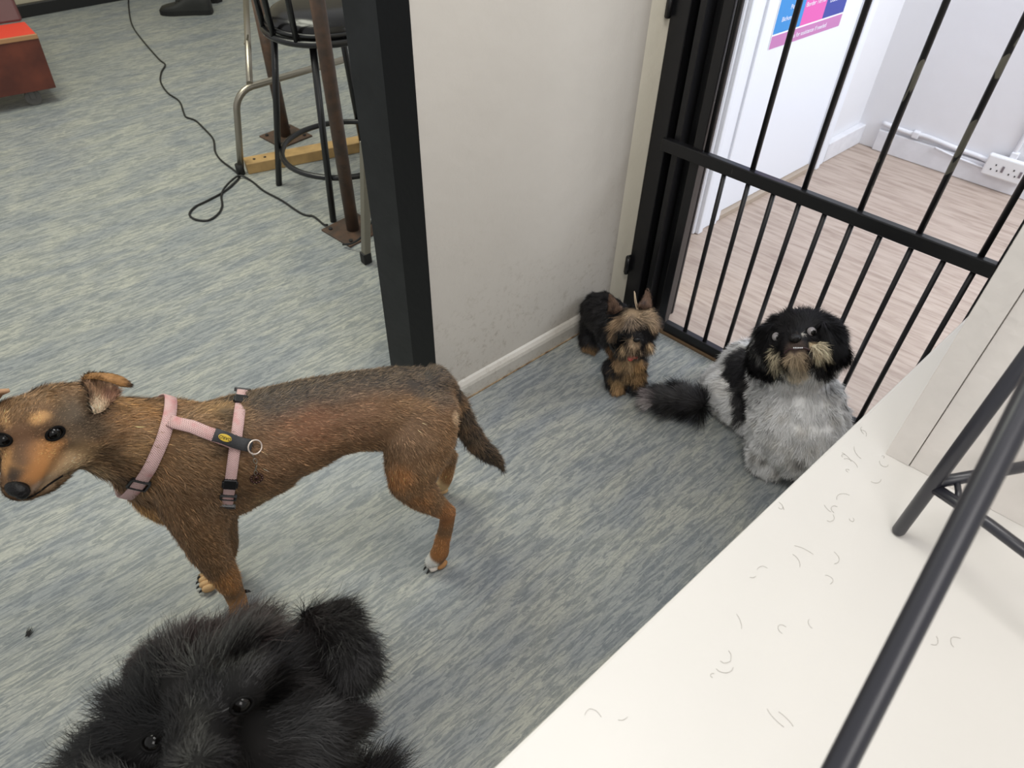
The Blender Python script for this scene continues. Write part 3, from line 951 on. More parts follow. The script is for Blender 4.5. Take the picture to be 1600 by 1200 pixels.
def fur(name, parent, src, n, length, comb, coat, m, seed=1, width=0.0008, lift=0.25, curl=0.15, jitter=0.25, droop=0.0,
        var=0.25, clump=0.0, clump_size=0.012, segs=3, keep=None, tip=1.0, root=0.8, lenvar=0.3, mask=None, tipcol=None, tipmix=0.0, mott=0.0):
    rng = np.random.default_rng(seed)
    me = src.data
    me.calc_loop_triangles()
    nv = len(me.vertices)
    co = np.empty(nv * 3); me.vertices.foreach_get('co', co); co = co.reshape(-1, 3)
    no = np.empty(nv * 3); me.vertices.foreach_get('normal', no); no = no.reshape(-1, 3)
    nt_ = len(me.loop_triangles)
    tr_ = np.empty(nt_ * 3, np.int32); me.loop_triangles.foreach_get('vertices', tr_); tr_ = tr_.reshape(-1, 3)
    a, b, c = co[tr_[:, 0]], co[tr_[:, 1]], co[tr_[:, 2]]
    ar = np.linalg.norm(np.cross(b - a, c - a), axis=1)
    cen = (a + b + c) / 3
    if mask is not None: ar = ar * mask(cen)
    # fewer hairs on what only the far side of the animal shows
    nrm = no[tr_].mean(1)
    view = CO - cen
    view /= np.linalg.norm(view, axis=1)[:, None]
    ar = ar * np.where(np.sum(nrm * view, 1) > -0.35, 1.0, 0.3)
    idx = rng.choice(nt_, n, p=ar / ar.sum())
    u_, v_ = rng.random(n), rng.random(n)
    k = u_ + v_ > 1
    u_[k], v_[k] = 1 - u_[k], 1 - v_[k]
    w_ = 1 - u_ - v_
    P = a[idx] * w_[:, None] + b[idx] * u_[:, None] + c[idx] * v_[:, None]
    N = no[tr_[idx, 0]] * w_[:, None] + no[tr_[idx, 1]] * u_[:, None] + no[tr_[idx, 2]] * v_[:, None]
    N /= np.linalg.norm(N, axis=1)[:, None] + 1e-9
    L = length(P) if callable(length) else np.full(n, length)
    C_ = comb(P) if callable(comb) else np.tile(comb, (n, 1))
    T = C_ - N * np.sum(C_ * N, 1)[:, None]
    tn_ = np.linalg.norm(T, axis=1)[:, None]
    T = T / (tn_ + 1e-6)
    # locks: neighbouring hairs share an offset
    if clump:
        s = 1 / clump_size
        cv = np.stack([vnoise(P, s, 11 + i) for i in range(3)], 1)
        T = T + cv * clump
        L = L * (1 + 0.35 * vnoise(P, s * 0.8, 5) * min(1, clump * 2))
    T = T + rng.normal(0, jitter, (n, 3))
    L = L * (1 + rng.uniform(-lenvar, lenvar, n))
    lf = lift(P) if callable(lift) else lift
    if hasattr(lf, '__len__'): lf = lf[:, None]
    D = T + N * lf
    D /= np.linalg.norm(D, axis=1)[:, None]
    B = np.cross(D, N); B /= np.linalg.norm(B, axis=1)[:, None] + 1e-9
    tw = rng.normal(0, 0.5, n)[:, None]
    B = B * np.cos(tw) + np.cross(D, B) * np.sin(tw)
    ph = rng.random(n) * 6.28
    wd = (width(P) if callable(width) else width) * rng.uniform(0.7, 1.3, n)
    verts = np.empty((n, 2 * segs + 1, 3))
    for s in range(segs + 1):
        t = s / segs
        q = P - N * 0.0012 + D * (L * t)[:, None]
        q = q + (T * (0.18 * t * t) * L[:, None]) - UP * (droop * t * t * L)[:, None]
        q = q + B * (curl * L * np.sin(ph + t * 4.0) * t)[:, None] + N * (curl * 0.5 * L * np.cos(ph + t * 5.0) * t)[:, None]
        h = (wd * (1 - 0.55 * t) * 0.5)[:, None]
        if s < segs:
            verts[:, 2 * s] = q - B * h
            verts[:, 2 * s + 1] = q + B * h
        else: verts[:, 2 * s] = q
    nvv = 2 * segs + 1
    verts[..., 2] = np.maximum(verts[..., 2], 0.0006)
    ntri = 2 * (segs - 1) + 1
    tri = []
    for s in range(segs - 1):
        tri += [(2 * s, 2 * s + 1, 2 * s + 3), (2 * s, 2 * s + 3, 2 * s + 2)]
    tri.append((2 * segs - 2, 2 * segs - 1, 2 * segs))
    tri = np.array(tri)
    F = (np.arange(n)[:, None, None] * nvv + tri[None]).reshape(-1, 3)
    me2 = bpy.data.meshes.new(name)
    me2.vertices.add(n * nvv)
    me2.vertices.foreach_set('co', verts.astype(np.float32).ravel())
    me2.loops.add(F.size)
    me2.loops.foreach_set('vertex_index', F.astype(np.int32).ravel())
    me2.polygons.add(len(F))
    me2.polygons.foreach_set('loop_start', np.arange(0, F.size, 3, dtype=np.int32))
    me2.update(calc_edges=True)
    base = coat(P) * (1 + mott * vnoise(P, 85, 9) + mott * vnoise(P, 190, 4))[:, None]
    jit = np.exp(rng.normal(0, var, n))[:, None]
    col = np.empty((n, nvv, 4), np.float32); col[..., 3] = 1
    rng_t = rng.random(n)
    for i in range(nvv):
        t = (i // 2) / segs
        cc_ = base * jit * (root + (tip - root) * t)
        if tipcol is not None:
            tm_ = (tipmix * t * (rng_t < 0.6))[:, None]
            cc_ = cc_ * (1 - tm_) + np.array(s2l(tipcol)) * tm_
        col[:, i, :3] = cc_
    me2.color_attributes.new('coat', 'FLOAT_COLOR', 'POINT').data.foreach_set('color', np.clip(col, 0, 1).ravel())
    nn_ = N + 0.35 * np.cross(D, B) * np.sign(np.sum(np.cross(D, B) * N, 1))[:, None] + rng.normal(0, 0.15, (n, 3))
    nn_ /= np.linalg.norm(nn_, axis=1)[:, None]
    la = me2.attributes.new('lie', 'FLOAT_VECTOR', 'POINT')
    la.data.foreach_set('vector', np.repeat(nn_[:, None], nvv, 1).astype(np.float32).ravel())
    me2.materials.append(m)
    o = link(bpy.data.objects.new(name, me2), parent)
    o['kind'] = 'stuff'
    return o

class Surf:
    def __init__(self, *objs):
        self.t = []
        for o in objs:
            me = o.data
            self.t.append(BVHTree.FromPolygons([v.co.copy() for v in me.vertices], [list(p.vertices) for p in me.polygons]))
    def hit(self, x, y):
        best = None
        for t in self.t:
            r = t.ray_cast(vec(CO), vec(ray(x, y)))
            if r[0] is not None and (best is None or r[3] < best[3]): best = r
        if best is None: return None, None
        return np.array(best[0]), np.array(best[1])
    def near(self, p):
        best = None
        for t in self.t:
            r = t.find_nearest(vec(p))
            if best is None or r[3] < best[3]: best = r
        return np.array(best[0]), np.array(best[1])
    def cast(self, o, d):
        r = self.t[0].ray_cast(vec(o), vec(d))
        return (np.array(r[0]), np.array(r[1])) if r[0] is not None else (None, None)

def ellipsoid(bm, c, ax, ay, az, sub=3):
    g = bmesh.ops.create_icosphere(bm, subdivisions=sub, radius=1.0)
    for v in g['verts']:
        v.co = vec(np.asarray(c) + np.asarray(ax) * v.co[0] + np.asarray(ay) * v.co[1] + np.asarray(az) * v.co[2])
    for f in bm.faces: f.smooth = True
    return bm

def unit(v):
    v = np.asarray(v, float)
    return v / np.linalg.norm(v)

M['eye'] = mat('dark_wet_eye', (10, 8, 7), 0.04, spec=0.35)
M['eye_rim'] = mat('black_eye_rim', (10, 9, 9), 0.7, spec=.15)
M['nose'] = mat('black_dog_nose', (15, 13, 13), 0.4, spec=.3, bump=0.6, bscale=350)
M['claw'] = mat('black_claw', (18, 16, 15), 0.3)
M['eye_white'] = mat('eye_white', (150, 145, 146), 0.15)

def eye(parent, S, x, y, r, sink=0.45, rim=True, toward=None, white=False, name='eye'):
    p, n = S.hit(x, y)
    n = unit(n + unit(CO - p) * 0.4)
    c = p - n * r * sink
    bm = nb(); ellipsoid(bm, c, [r, 0, 0], [0, r, 0], [0, 0, r]); e_ = obj(name, bm, M['eye_white'] if white else M['eye'], parent)
    if white:
        g = unit(toward)
        bm = nb(); ellipsoid(bm, c + g * r * 0.42, np.cross(g, unit(np.cross(g, UP))) * r * 0.74, unit(np.cross(g, UP)) * r * 0.74, g * r * 0.62)
        obj('iris', bm, M['eye'], e_)
    if rim:
        u1 = unit(np.cross(n, UP)); u2 = np.cross(n, u1)
        bm = nb(); tube(bm, [c + n * r * (sink + 0.1) + (u1 * math.cos(k / 24 * 2 * math.pi) * 1.05 + u2 * math.sin(k / 24 * 2 * math.pi) * 0.8) * r for k in range(24)], r * 0.17, 8, closed=True)
        obj('eye_rim', bm, M['eye_rim'], e_)
    return c, n

# ---------------------------------------------------------------- brown dog
def build_brown():
    a = np.array([-0.911, -0.412, 0.0]); Lt = np.array([0.412, -0.911, 0.0])
    P0 = np.array([-0.17, 1.01, 0.0])
    def B(x, y, off): return onv(x, y, P0 + Lt * off, Lt)
    def rr(p, px): return px * depth_of(p) / FPX
    def S_(x, y, off, px, s=1.0):
        p = B(x, y, off); return (p, rr(p, px), s)
    dog = thing('dog', 'smooth short-coated brown dog in a pink harness, standing and facing left', 'dog', P0 + a * 0.25)
    sp = [S_(672, 628, 0, 48, .9), S_(640, 640, 0, 74, .82), S_(600, 640, 0, 74, .80), S_(560, 643, 0, 72, .80), S_(510, 652, 0, 74, .82), S_(455, 672, 0, 84, .84), S_(400, 692, 0, 91, .85), S_(350, 708, 0, 95, .84), S_(300, 716, 0, 97, .80), S_(262, 712, 0, 90, .78)]
    chest = [S_(400, 705, 0.0, 88, .8), S_(340, 735, 0, 92, .78), S_(285, 752, 0.0, 78, .8), S_(245, 748, 0.0, 52, .8)]
    neck = [S_(275, 700, 0, 86, .8), S_(235, 694, 0.005, 78, .82), S_(195, 686, 0.015, 72, .84), S_(160, 676, 0.02, 64, .9)]
    hd = B(92, 662, 0.03)
    # head frame
    fw = unit(B(28, 764, 0.10) - hd)
    head = [S_(150, 668, 0.025, 58, .95), S_(112, 655, 0.03, 58, 1.0), S_(86, 658, 0.035, 58, 1.0), S_(62, 668, 0.045, 55, 1.0)]
    brow = [S_(64, 655, 0.05, 46), S_(30, 664, 0.05, 44)]
    cheek = [S_(118, 688, 0.04, 46), S_(95, 705, 0.06, 38), S_(75, 722, 0.075, 33)]
    cheek2 = [S_(20, 690, 0.03, 40), S_(22, 712, 0.05, 32)]
    muz = [S_(56, 690, 0.065, 46), S_(47, 715, 0.085, 38), S_(38, 738, 0.10, 32), S_(31, 753, 0.11, 27), S_(28, 762, 0.115, 22)]
    jaw = [S_(82, 735, 0.075, 26), S_(62, 752, 0.09, 24), S_(40, 765, 0.105, 19)]
    thn = [S_(668, 650, 0.04, 52, .8), S_(657, 690, 0.065, 60, .62), S_(650, 722, 0.08, 51, .62), S_(643, 752, 0.09, 37, .7)]
    shn = [S_(643, 752, 0.09, 36, .7), S_(660, 774, 0.092, 28, .75), S_(678, 788, 0.093, 20, .8), S_(697, 800, 0.094, 15, .9)]
    hock = [S_(701, 800, 0.094, 13, .9), S_(696, 828, 0.096, 12.5), S_(690, 850, 0.098, 13), S_(688, 862, 0.098, 15), S_(681, 872, 0.099, 14), S_(673, 878, 0.099, 11)]
    thf = [S_(668, 650, -0.04, 50, .8), S_(672, 690, -0.065, 44, .7), S_(674, 712, -0.08, 30, .7), S_(688, 712, -0.085, 18), S_(703, 711, -0.09, 12)]
    hkf = [S_(703, 711, -0.09, 12), S_(700, 730, -0.092, 11.5), S_(696, 748, -0.095, 12), S_(692, 757, -0.095, 11), S_(688, 761, -0.095, 8)]
    shd = [S_(310, 700, 0.03, 72, .7), S_(302, 750, 0.055, 66, .62), S_(306, 795, 0.07, 52, .65), S_(318, 838, 0.078, 37, .72), S_(327, 862, 0.08, 31, .8)]
    fol = [S_(327, 862, 0.08, 30, .8), S_(348, 895, 0.08, 23, .85), S_(364, 922, 0.08, 17, .9), S_(372, 940, 0.08, 15), S_(374, 962, 0.08, 15), S_(370, 985, 0.08, 17), S_(360, 997, 0.08, 15)]
    sf = [S_(320, 760, -0.05, 55, .7), S_(340, 820, -0.07, 30), S_(350, 852, -0.075, 22), S_(349, 875, -0.078, 14), S_(342, 893, -0.08, 12.5), S_(333, 903, -0.08, 13), S_(322, 909, -0.08, 11)]
    tail = [S_(680, 596, 0, 26), S_(703, 617, 0, 19), S_(718, 643, 0, 17), S_(728, 668, 0, 18), S_(744, 692, 0, 17), S_(762, 708, 0, 14), S_(778, 721, 0, 8), S_(787, 735, 0, 2.5)]
    cm = coat_mat('brown_dog_skin')
    body = skin_body('body', [sp, chest, neck, head, brow, cheek, cheek2, muz, jaw, thn, shn, hock, thf, hkf, shd, fol, sf, tail], 0.0048, cm, dog, 9, Lt)
    S = Surf(body)
    def h(x, y):
        p, n = S.hit(x, y)
        return p if p is not None else B(x, y, 0.05)
    bk = lambda x, y: B(x, y, 0.0)
    ct_ = Coat((112, 84, 58), 0.014, 40, 1.5)
    # shoulder and flank tones
    for x, y, r, c, k in ((480, 660, .10, (124, 86, 64), .8), (560, 655, .09, (120, 90, 70), .7), (430, 720, .08, (116, 88, 66), .7), (640, 690, .09, (116, 92, 72), .7), (700, 640, .06, (110, 84, 64), .6),
                          (310, 700, .09, (116, 90, 64), .7), (330, 780, .09, (88, 68, 50), .8), (360, 680, .05, (74, 60, 46), .8), (280, 780, .06, (104, 78, 54), .6), (340, 640, .06, (140, 112, 76), .7), (300, 625, .06, (132, 104, 66), .7)):
        ct_.add(h(x, y), r, c, .8, k)
    # grizzled dark back
    for x, y in ((405, 622), (430, 616), (460, 611), (490, 606), (520, 600), (550, 595), (580, 590), (610, 588), (640, 588), (670, 594), (692, 606)):
        ct_.add(h(x, y) + UP * .012, .066, (58, 52, 47), .75, .85)
        ct_.add(h(x, y) + UP * .03 + Lt * -.05, .075, (58, 52, 47), .6, .85)
    for x, y in ((415, 640), (440, 630)): ct_.add(h(x, y), .05, (66, 58, 52), .9, .6)
    ct_.add(h(367, 620), .035, (32, 29, 26), .6, .85).add(h(355, 655), .03, (44, 37, 30), .7, .7).add(h(345, 700), .03, (56, 46, 36), .8, .7)
    # belly pale, legs tan
    for x, y in ((520, 725), (460, 755), (400, 785), (580, 706)): ct_.add(h(x, y), .04, (134, 110, 80), .9, .7)
    for p, r, c in ((B(650, 770, .09), .055, (150, 100, 58)), (B(697, 800, .094), .06, (140, 92, 54)), (B(690, 850, .1), .055, (158, 106, 62)), (B(620, 745, .1), .045, (160, 108, 66)), (B(350, 900, .08), .06, (168, 116, 68)), (B(372, 945, .08), .07, (186, 132, 78)), (B(342, 890, -.08), .08, (178, 140, 92)), (B(325, 908, -.08), .05, (196, 160, 112)), (B(700, 740, -.09), .07, (150, 108, 68)), (B(694, 757, -.09), .035, (206, 176, 132)), (B(225, 800, .03), .06, (170, 126, 76)), (B(255, 830, .03), .05, (166, 120, 72))):
        ct_.add(p, r, c, .7, .9)
    ct_.add(B(671, 876, .10), .026, (226, 214, 204), .4, .95)
    # pale edge under the tail
    ct_.add(h(711, 652) if S.hit(711, 652)[0] is not None else B(708, 650, .03), .02, (190, 160, 128), .5, .9)
    # neck and head
    for x, y, r, c, k in ((215, 640, .06, (138, 100, 62), .9), (190, 630, .05, (128, 94, 58), .8), (235, 680, .05, (122, 92, 62), .8), (210, 720, .05, (96, 72, 48), .8), (165, 710, .045, (70, 54, 38), .85), (175, 750, .045, (64, 50, 38), .85), (215, 700, .03, (150, 118, 82), .6), (225, 745, .03, (140, 110, 76), .6), (150, 760, .04, (130, 100, 68), .7)):
        ct_.add(h(x, y), r, c, .8, k)
    for x, y, r, c, k in ((95, 625, .06, (104, 76, 50), .9), (60, 620, .05, (108, 80, 52), .9), (115, 650, .05, (92, 80, 66), .9), (140, 668, .035, (66, 56, 46), .8), (30, 640, .05, (108, 82, 56), .9), (38, 690, .04, (112, 82, 60), .8),
                          (112, 690, .035, (96, 80, 64), .9), (122, 712, .04, (168, 138, 102), .85), (100, 735, .04, (186, 156, 120), .85), (140, 735, .04, (176, 146, 110), .8), (120, 760, .03, (196, 172, 140), .7),
                          (70, 715, .032, (196, 138, 84), .9), (55, 735, .03, (190, 132, 80), .85), (88, 722, .025, (176, 130, 86), .7), (14, 720, .03, (196, 146, 92), .8), (60, 760, .022, (176, 150, 128), .8), (85, 748, .02, (186, 158, 128), .7),
                          (60, 657, .0135, (200, 152, 98), .9), (74, 652, .009, (176, 136, 90), .7), (13, 660, .0145, (204, 158, 106), .9), (27, 728, .018, (70, 58, 48), .9), (24, 742, .016, (56, 48, 42), .9), (32, 705, .016, (112, 88, 66), .7),
                          (70, 678, .018, (90, 66, 48), .8), (88, 690, .015, (88, 72, 58), .7), (86, 676, .016, (40, 32, 27), .85), (6, 686, .016, (40, 32, 27), .85), (28, 776, .012, (44, 38, 36), .8)):
        ct_.add(h(x, y), r, c, .75, k)
    for i, (x, y, o_, q, s_) in enumerate(((703, 617, 0, 0, 0), (718, 645, 0, 0, 0), (728, 670, 0, 0, 0), (745, 695, 0, 0, 0), (765, 710, 0, 0, 0), (785, 730, 0, 0, 0))):
        ct_.add(B(x, y, 0), .05 if i else .04, (36, 32, 30) if i < 4 else (20, 18, 18), .4, .97)
    paint(body, ct_, 0.62)
    fm = fur_mat('short_brown_coat', 0.55, 0.3)
    comb = idw([(B(650, 600, 0), -a - UP * .1), (B(560, 640, 0), -a - UP * .15), (B(450, 680, 0), -a - UP * .25), (B(350, 700, .06), -a * .7 - UP * .6), (B(310, 780, .06), -a * .3 - UP), (B(350, 900, .08), -UP), (B(374, 960, .08), -UP), (B(640, 700, .07), -UP - a * .3), (B(690, 830, .09), -UP), (B(700, 740, -.09), -UP),
                (B(250, 650, 0), -a - UP * .6), (B(210, 720, .03), -a * .6 - UP * 1.0), (B(180, 640, 0.02), -a - UP * .5), (B(100, 630, .05), -a + UP * .1), (B(60, 640, .06), -fw), (B(110, 690, .07), -fw * .6 - a - UP * .3), (B(70, 720, .09), -fw), (B(40, 745, .11), -fw),
                (B(718, 640, 0), B(728, 668, 0) - B(712, 625, 0)), (B(760, 705, 0), B(787, 735, 0) - B(745, 695, 0)), (B(340, 885, -.08), -UP), (B(640, 760, .09), -UP - a * .5)])
    hc, nc = h(90, 690), B(215, 700, 0.02)
    tc_ = [B(x, y, 0) for x, y in ((718, 645), (745, 692), (775, 715))]
    feet = [B(688, 865, .1), B(372, 985, .08), B(325, 905, -.08), B(694, 757, -.09), B(697, 810, .09), B(370, 930, .08)]
    def length(P):
        L_ = np.full(len(P), 0.0115)
        L_ += 0.010 * np.clip(1 - np.linalg.norm(P - nc, axis=1) / 0.13, 0, 1)
        for t_ in tc_: L_ = np.where(np.linalg.norm(P - t_, axis=1) < 0.06, 0.018, L_)
        L_ *= np.clip(np.linalg.norm(P - hc, axis=1) / 0.10, 0.42, 1)
        mz = B(40, 745, .11)
        L_ *= np.clip(np.linalg.norm(P - mz, axis=1) / 0.06, 0.45, 1)
        for f_ in feet: L_ *= np.clip(np.linalg.norm(P - f_, axis=1) / 0.08, 0.38, 1)
        return L_
    ex = [h(86, 676), h(5, 686), B(28, 763, .115)]
    def mask(P):
        w_ = np.ones(len(P))
        for e_, r_ in zip(ex, (.010, .010, .017)): w_ = np.where(np.linalg.norm(P - e_, axis=1) < r_, 0, w_)
        hh = np.linalg.norm(P - hc, axis=1)
        return w_ * np.where(hh < .12, 2.6, 1.0)
    fur('short_coat', dog, body, 230000, length, comb, ct_, fm, 3, 0.0009, 0.16, 0.06, 0.22, 0, 0.5, 0.3, 0.02, 2, tip=1.2, root=0.6, mask=mask, tipcol=(178, 150, 118), tipmix=.5, mott=.22)
    # eyes, nose
    eye(dog, S, 86, 677, 0.0118, .5)
    eye(dog, S, 4, 687, 0.0118, .5)
    nz = B(27, 763, .128)
    n_f = unit(fw); n_r = unit(np.cross(n_f, UP)); n_u = np.cross(n_r, n_f)
    bm = nb(); ellipsoid(bm, nz, n_r * .0195, n_f * .013, n_u * .014)
    for s in (-1, 1): ellipsoid(bm, nz + n_r * .011 * s - n_u * .002 + n_f * .002, n_r * .0095, n_f * .011, n_u * .009, 2)
    no_ = obj('nose', bm, M['nose'], dog, True)
    for s in (-1, 1):
        bm = nb(); ellipsoid(bm, nz + n_r * .0085 * s + n_f * .0115 - n_u * .002, n_r * .0035, n_f * .002, n_u * .0028, 2); obj('nostril', bm, M['hole'], no_)
    # mouth line
    mp = []
    for x, y in ((30, 777), (45, 776), (60, 768), (75, 757), (90, 747), (98, 742)):
        p, n = S.hit(x, y)
        if p is not None: mp.append(p + n * .0012)
    if len(mp) > 2:
        bm = nb(); tube(bm, smooth_path(mp), 0.0014, 6); obj('mouth_line', bm, M['eye_rim'], dog)
    # ear, folded over, with pale inside
    def leaf(name, rows, m, col, thick=0.003):
        """a shell through rows of pixel/offset points"""
        g = [[B(x, y, o_) for x, y, o_ in r_] for r_ in rows]
        bm = nb(); vs = [[bm.verts.new(p) for p in r_] for r_ in g]
        for r0, r1 in zip(vs, vs[1:]):
            for i in range(len(r0) - 1): bm.faces.new((r0[i], r0[i + 1], r1[i + 1], r1[i]))
        bmesh.ops.subdivide_edges(bm, edges=bm.edges, cuts=2, use_grid_fill=True, smooth=0.6)
        me = bpy.data.meshes.new(name); bm.to_mesh(me); bm.free()
        o = bpy.data.objects.new(name, me); COL.objects.link(o)
        sd_ = o.modifiers.new('s', 'SOLIDIFY'); sd_.thickness = thick; sd_.offset = 0
        sm = o.modifiers.new('m', 'SMOOTH'); sm.iterations = 2
        m2 = bpy.data.meshes.new_from_object(o.evaluated_get(bpy.context.evaluated_depsgraph_get()))
        bpy.data.objects.remove(o)
        for p in m2.polygons: p.use_smooth = True
        m2.materials.clear(); m2.materials.append(m); m2.name = name
        return link(bpy.data.objects.new(name, m2), dog)
    e_in = Coat((150, 118, 92), .004, 90, 1.4).add(B(150, 640, .07), .022, (206, 180, 150), .7, .9).add(B(170, 618, .05), .016, (128, 92, 76), .8, .9).add(B(130, 618, .06), .018, (44, 36, 30), .6, .9).add(B(150, 655, .07), .016, (196, 168, 138), .8, .7).add(B(143, 605, .06), .013, (140, 104, 66), .6, .7)
    ei = leaf('ear', [[(128, 594, .045), (137, 610, .06), (140, 630, .068), (146, 648, .074)], [(140, 592, .03), (152, 606, .045), (156, 626, .055), (160, 645, .072)], [(158, 594, .025), (168, 608, .04), (170, 622, .05), (172, 634, .062)], [(176, 600, .03), (181, 608, .045), (184, 615, .052), (180, 622, .056)]], cm, None, .005)
    paint(ei, e_in)
    e_out = Coat((134, 98, 60), .004, 90, 1.4).add(B(200, 601, .05), .014, (30, 26, 24), .7, .95).add(B(186, 592, .04), .012, (92, 68, 46), .8, .8)
    eo = leaf('ear_flap', [[(128, 594, .045), (132, 587, .04), (140, 584, .03)], [(148, 592, .05), (152, 586, .045), (158, 584, .03)], [(170, 597, .056), (175, 590, .05), (176, 585, .035)], [(188, 604, .055), (192, 596, .052), (190, 589, .04)], [(203, 605, .052), (206, 602, .05), (203, 597, .048)]], cm, None, .005)
    paint(eo, e_out)
    ec = idw([(B(150, 630, .06), B(150, 600, .06) - B(150, 650, .06)), (B(190, 597, .05), B(205, 600, .05) - B(150, 590, .05)), (B(135, 610, .05), B(150, 600, .05) - B(135, 640, .05))])
    fur('ear_hair', dog, ei, 2600, 0.010, ec, e_in, fm, 5, 0.0009, 0.25, 0.08, 0.3, 0, 0.3, 0.3, 0.01, 2, tip=1.25)
    fur('ear_hair', dog, eo, 2200, 0.006, ec, e_out, fm, 6, 0.0009, 0.12, 0.05, 0.2, 0, 0.3, 0.2, 0.01, 2, tip=1.15)
    # the far ear mirrors the near one across the middle of the face
    mid = h(44, 682); fh = unit(fw * [1, 1, 0]); hl = unit(np.cross(fh, UP))
    def mirror(o, name):
        me = o.data.copy(); me.name = name
        co = np.empty(len(me.vertices) * 3); me.vertices.foreach_get('co', co); co = co.reshape(-1, 3)
        co = co - np.outer((co - mid) @ hl, hl) * 2
        return me, co
    m1, c1_ = mirror(ei, 'ear'); m2_, c2_ = mirror(eo, 'ear_flap')
    seat = h(3, 626)
    shift = seat - CR * .020 + UP * .004 + CF * .012 - c1_.mean(0)
    for me_, cc in ((m1, c1_),):
        me_.vertices.foreach_set('co', (cc + shift).astype(np.float32).ravel()); me_.flip_normals(); me_.update()
        link(bpy.data.objects.new(me_.name, me_), dog)
    # toes and claws
    def toes(p, fwd, spread, n, r, colc, par=dog):
        for k in range(n):
            s = (k - (n - 1) / 2) * spread
            side = np.cross(fwd, UP)
            c = p + side * s + fwd * (0.006 - abs(s) * 0.35)
            bm = nb(); ellipsoid(bm, c, fwd * r * 1.35, side * r * .78, UP * r * .95, 2)
            t_ = obj('toe', bm, colc, par)
            bm = nb(); q_ = c + fwd * r * 1.2
            tube(bm, [q_ + UP * .001, q_ + fwd * .005 - UP * .002, q_ + fwd * .009 - UP * r * .6], [.0028, .0024, .0008], 8); obj('claw', bm, M['claw'], t_)
    tan_ = mat('tan_toe', (176, 128, 80), .65, bump=.4, bscale=500); wht_ = mat('white_toe', (222, 212, 202), .65, bump=.4, bscale=500); pal_ = mat('pale_tan_toe', (204, 166, 118), .65, bump=.4, bscale=500)
    ff = unit(np.array([-0.75, -0.66, 0]))
    p = fl(676, 882) + UP * .012; toes(p + np.cross(ff, UP) * -.008, ff, .013, 2, .012, wht_); toes(p + np.cross(ff, UP) * .018 - ff * .004, ff, .012, 2, .012, tan_) if False else None
    side = np.cross(ff, UP)
    p = fl(690, 882) + UP * .012; toes(p, ff, .013, 2, .012, tan_)
    p = fl(326, 912) + UP * .011; toes(p, unit(np.array([-.9, -.4, 0])), .013, 4, .0115, pal_)
    p = fl(692, 764) + UP * .010; toes(p, unit(np.array([-.9, -.2, 0])), .013, 3, .011, pal_)
    p = fl(364, 1000) + UP * .012; toes(p, a, .013, 4, .0125, tan_)
    for x, y, o_ in ((387, 926, .08), (357, 868, -.075)):
        q_ = B(x - 4, y - 2, o_)
        bm = nb(); tube(bm, [q_, q_ - a * .006 - UP * .003, q_ - a * .010 - UP * .008], [.004, .003, .001], 8); obj('dewclaw', bm, M['claw'], dog)
    # ---------------- harness
    web = bpy.data.materials.new('pink_webbing'); web.use_nodes = True
    nt = web.node_tree; b_ = nt.nodes['Principled BSDF']
    uvn = nt.nodes.new('ShaderNodeUVMap')
    sep = nt.nodes.new('ShaderNodeSeparateXYZ'); nt.links.new(uvn.outputs[0], sep.inputs[0])
    def wave(sock, fq, off=0.0):
        m1 = nt.nodes.new('ShaderNodeMath'); m1.operation = 'MULTIPLY_ADD'; m1.inputs[1].default_value = fq; m1.inputs[2].default_value = off; nt.links.new(sock, m1.inputs[0])
        m2 = nt.nodes.new('ShaderNodeMath'); m2.operation = 'SINE'; nt.links.new(m1.outputs[0], m2.inputs[0]); return m2.outputs[0]
    wa, wb_ = wave(sep.outputs[0], 2 * math.pi * 5), wave(sep.outputs[1], 2 * math.pi * 310)
    mm = nt.nodes.new('ShaderNodeMath'); mm.operation = 'MULTIPLY'; nt.links.new(wa, mm.inputs[0]); nt.links.new(wb_, mm.inputs[1])
    rp = ramp(nt, mm.outputs[0], [(0.0, s2l((212, 178, 174))), (0.35, s2l((210, 174, 170))), (0.75, s2l((118, 88, 90)))])
    tcn = nt.nodes.new('ShaderNodeTexCoord'); st_ = sock_noise(nt, tcn.outputs['Object'], 28, 2)
    sr = ramp(nt, st_, [(0.55, (0, 0, 0)), (0.7, (1, 1, 1))])
    nt.links.new(mixc(nt, sr.outputs[0], rp.outputs[0], s2l((196, 140, 138))), b_.inputs['Base Color'])
    b_.inputs['Roughness'].default_value = .7
    bp = nn(nt, 'ShaderNodeBump', Strength=.6, Distance=.001); nt.links.new(mm.outputs[0], bp.inputs['Height']); nt.links.new(bp.outputs[0], b_.inputs['Normal'])
    bl = mat('black_buckle_plastic', (20, 20, 22), .35, bump=.2, bscale=200)
    dkf = mat('dark_grey_nylon', (52, 52, 54), .75, bump=.5, bscale=500)
    hn = dog
    def strap(name, pts, nrm, wdt, m, th=.0022, closed=False):
        n_ = len(pts); bm = nb(); uvl = bm.loops.layers.uv.new('UVMap'); rows_ = []; acc = 0; al = []
        for i in range(n_):
            t = unit(pts[(i + 1) % n_ if closed else min(i + 1, n_ - 1)] - pts[i - 1 if closed else max(i - 1, 0)])
            s = unit(np.cross(t, nrm[i]))
            if i: acc += np.linalg.norm(pts[i] - pts[i - 1])
            al.append(acc)
            rows_.append([bm.verts.new(pts[i] + s * wdt * q_ + nrm[i] * z_) for q_, z_ in ((-.5, 0), (-.46, th), (0, th * 1.15), (.46, th), (.5, 0), (0, -th * .4))])
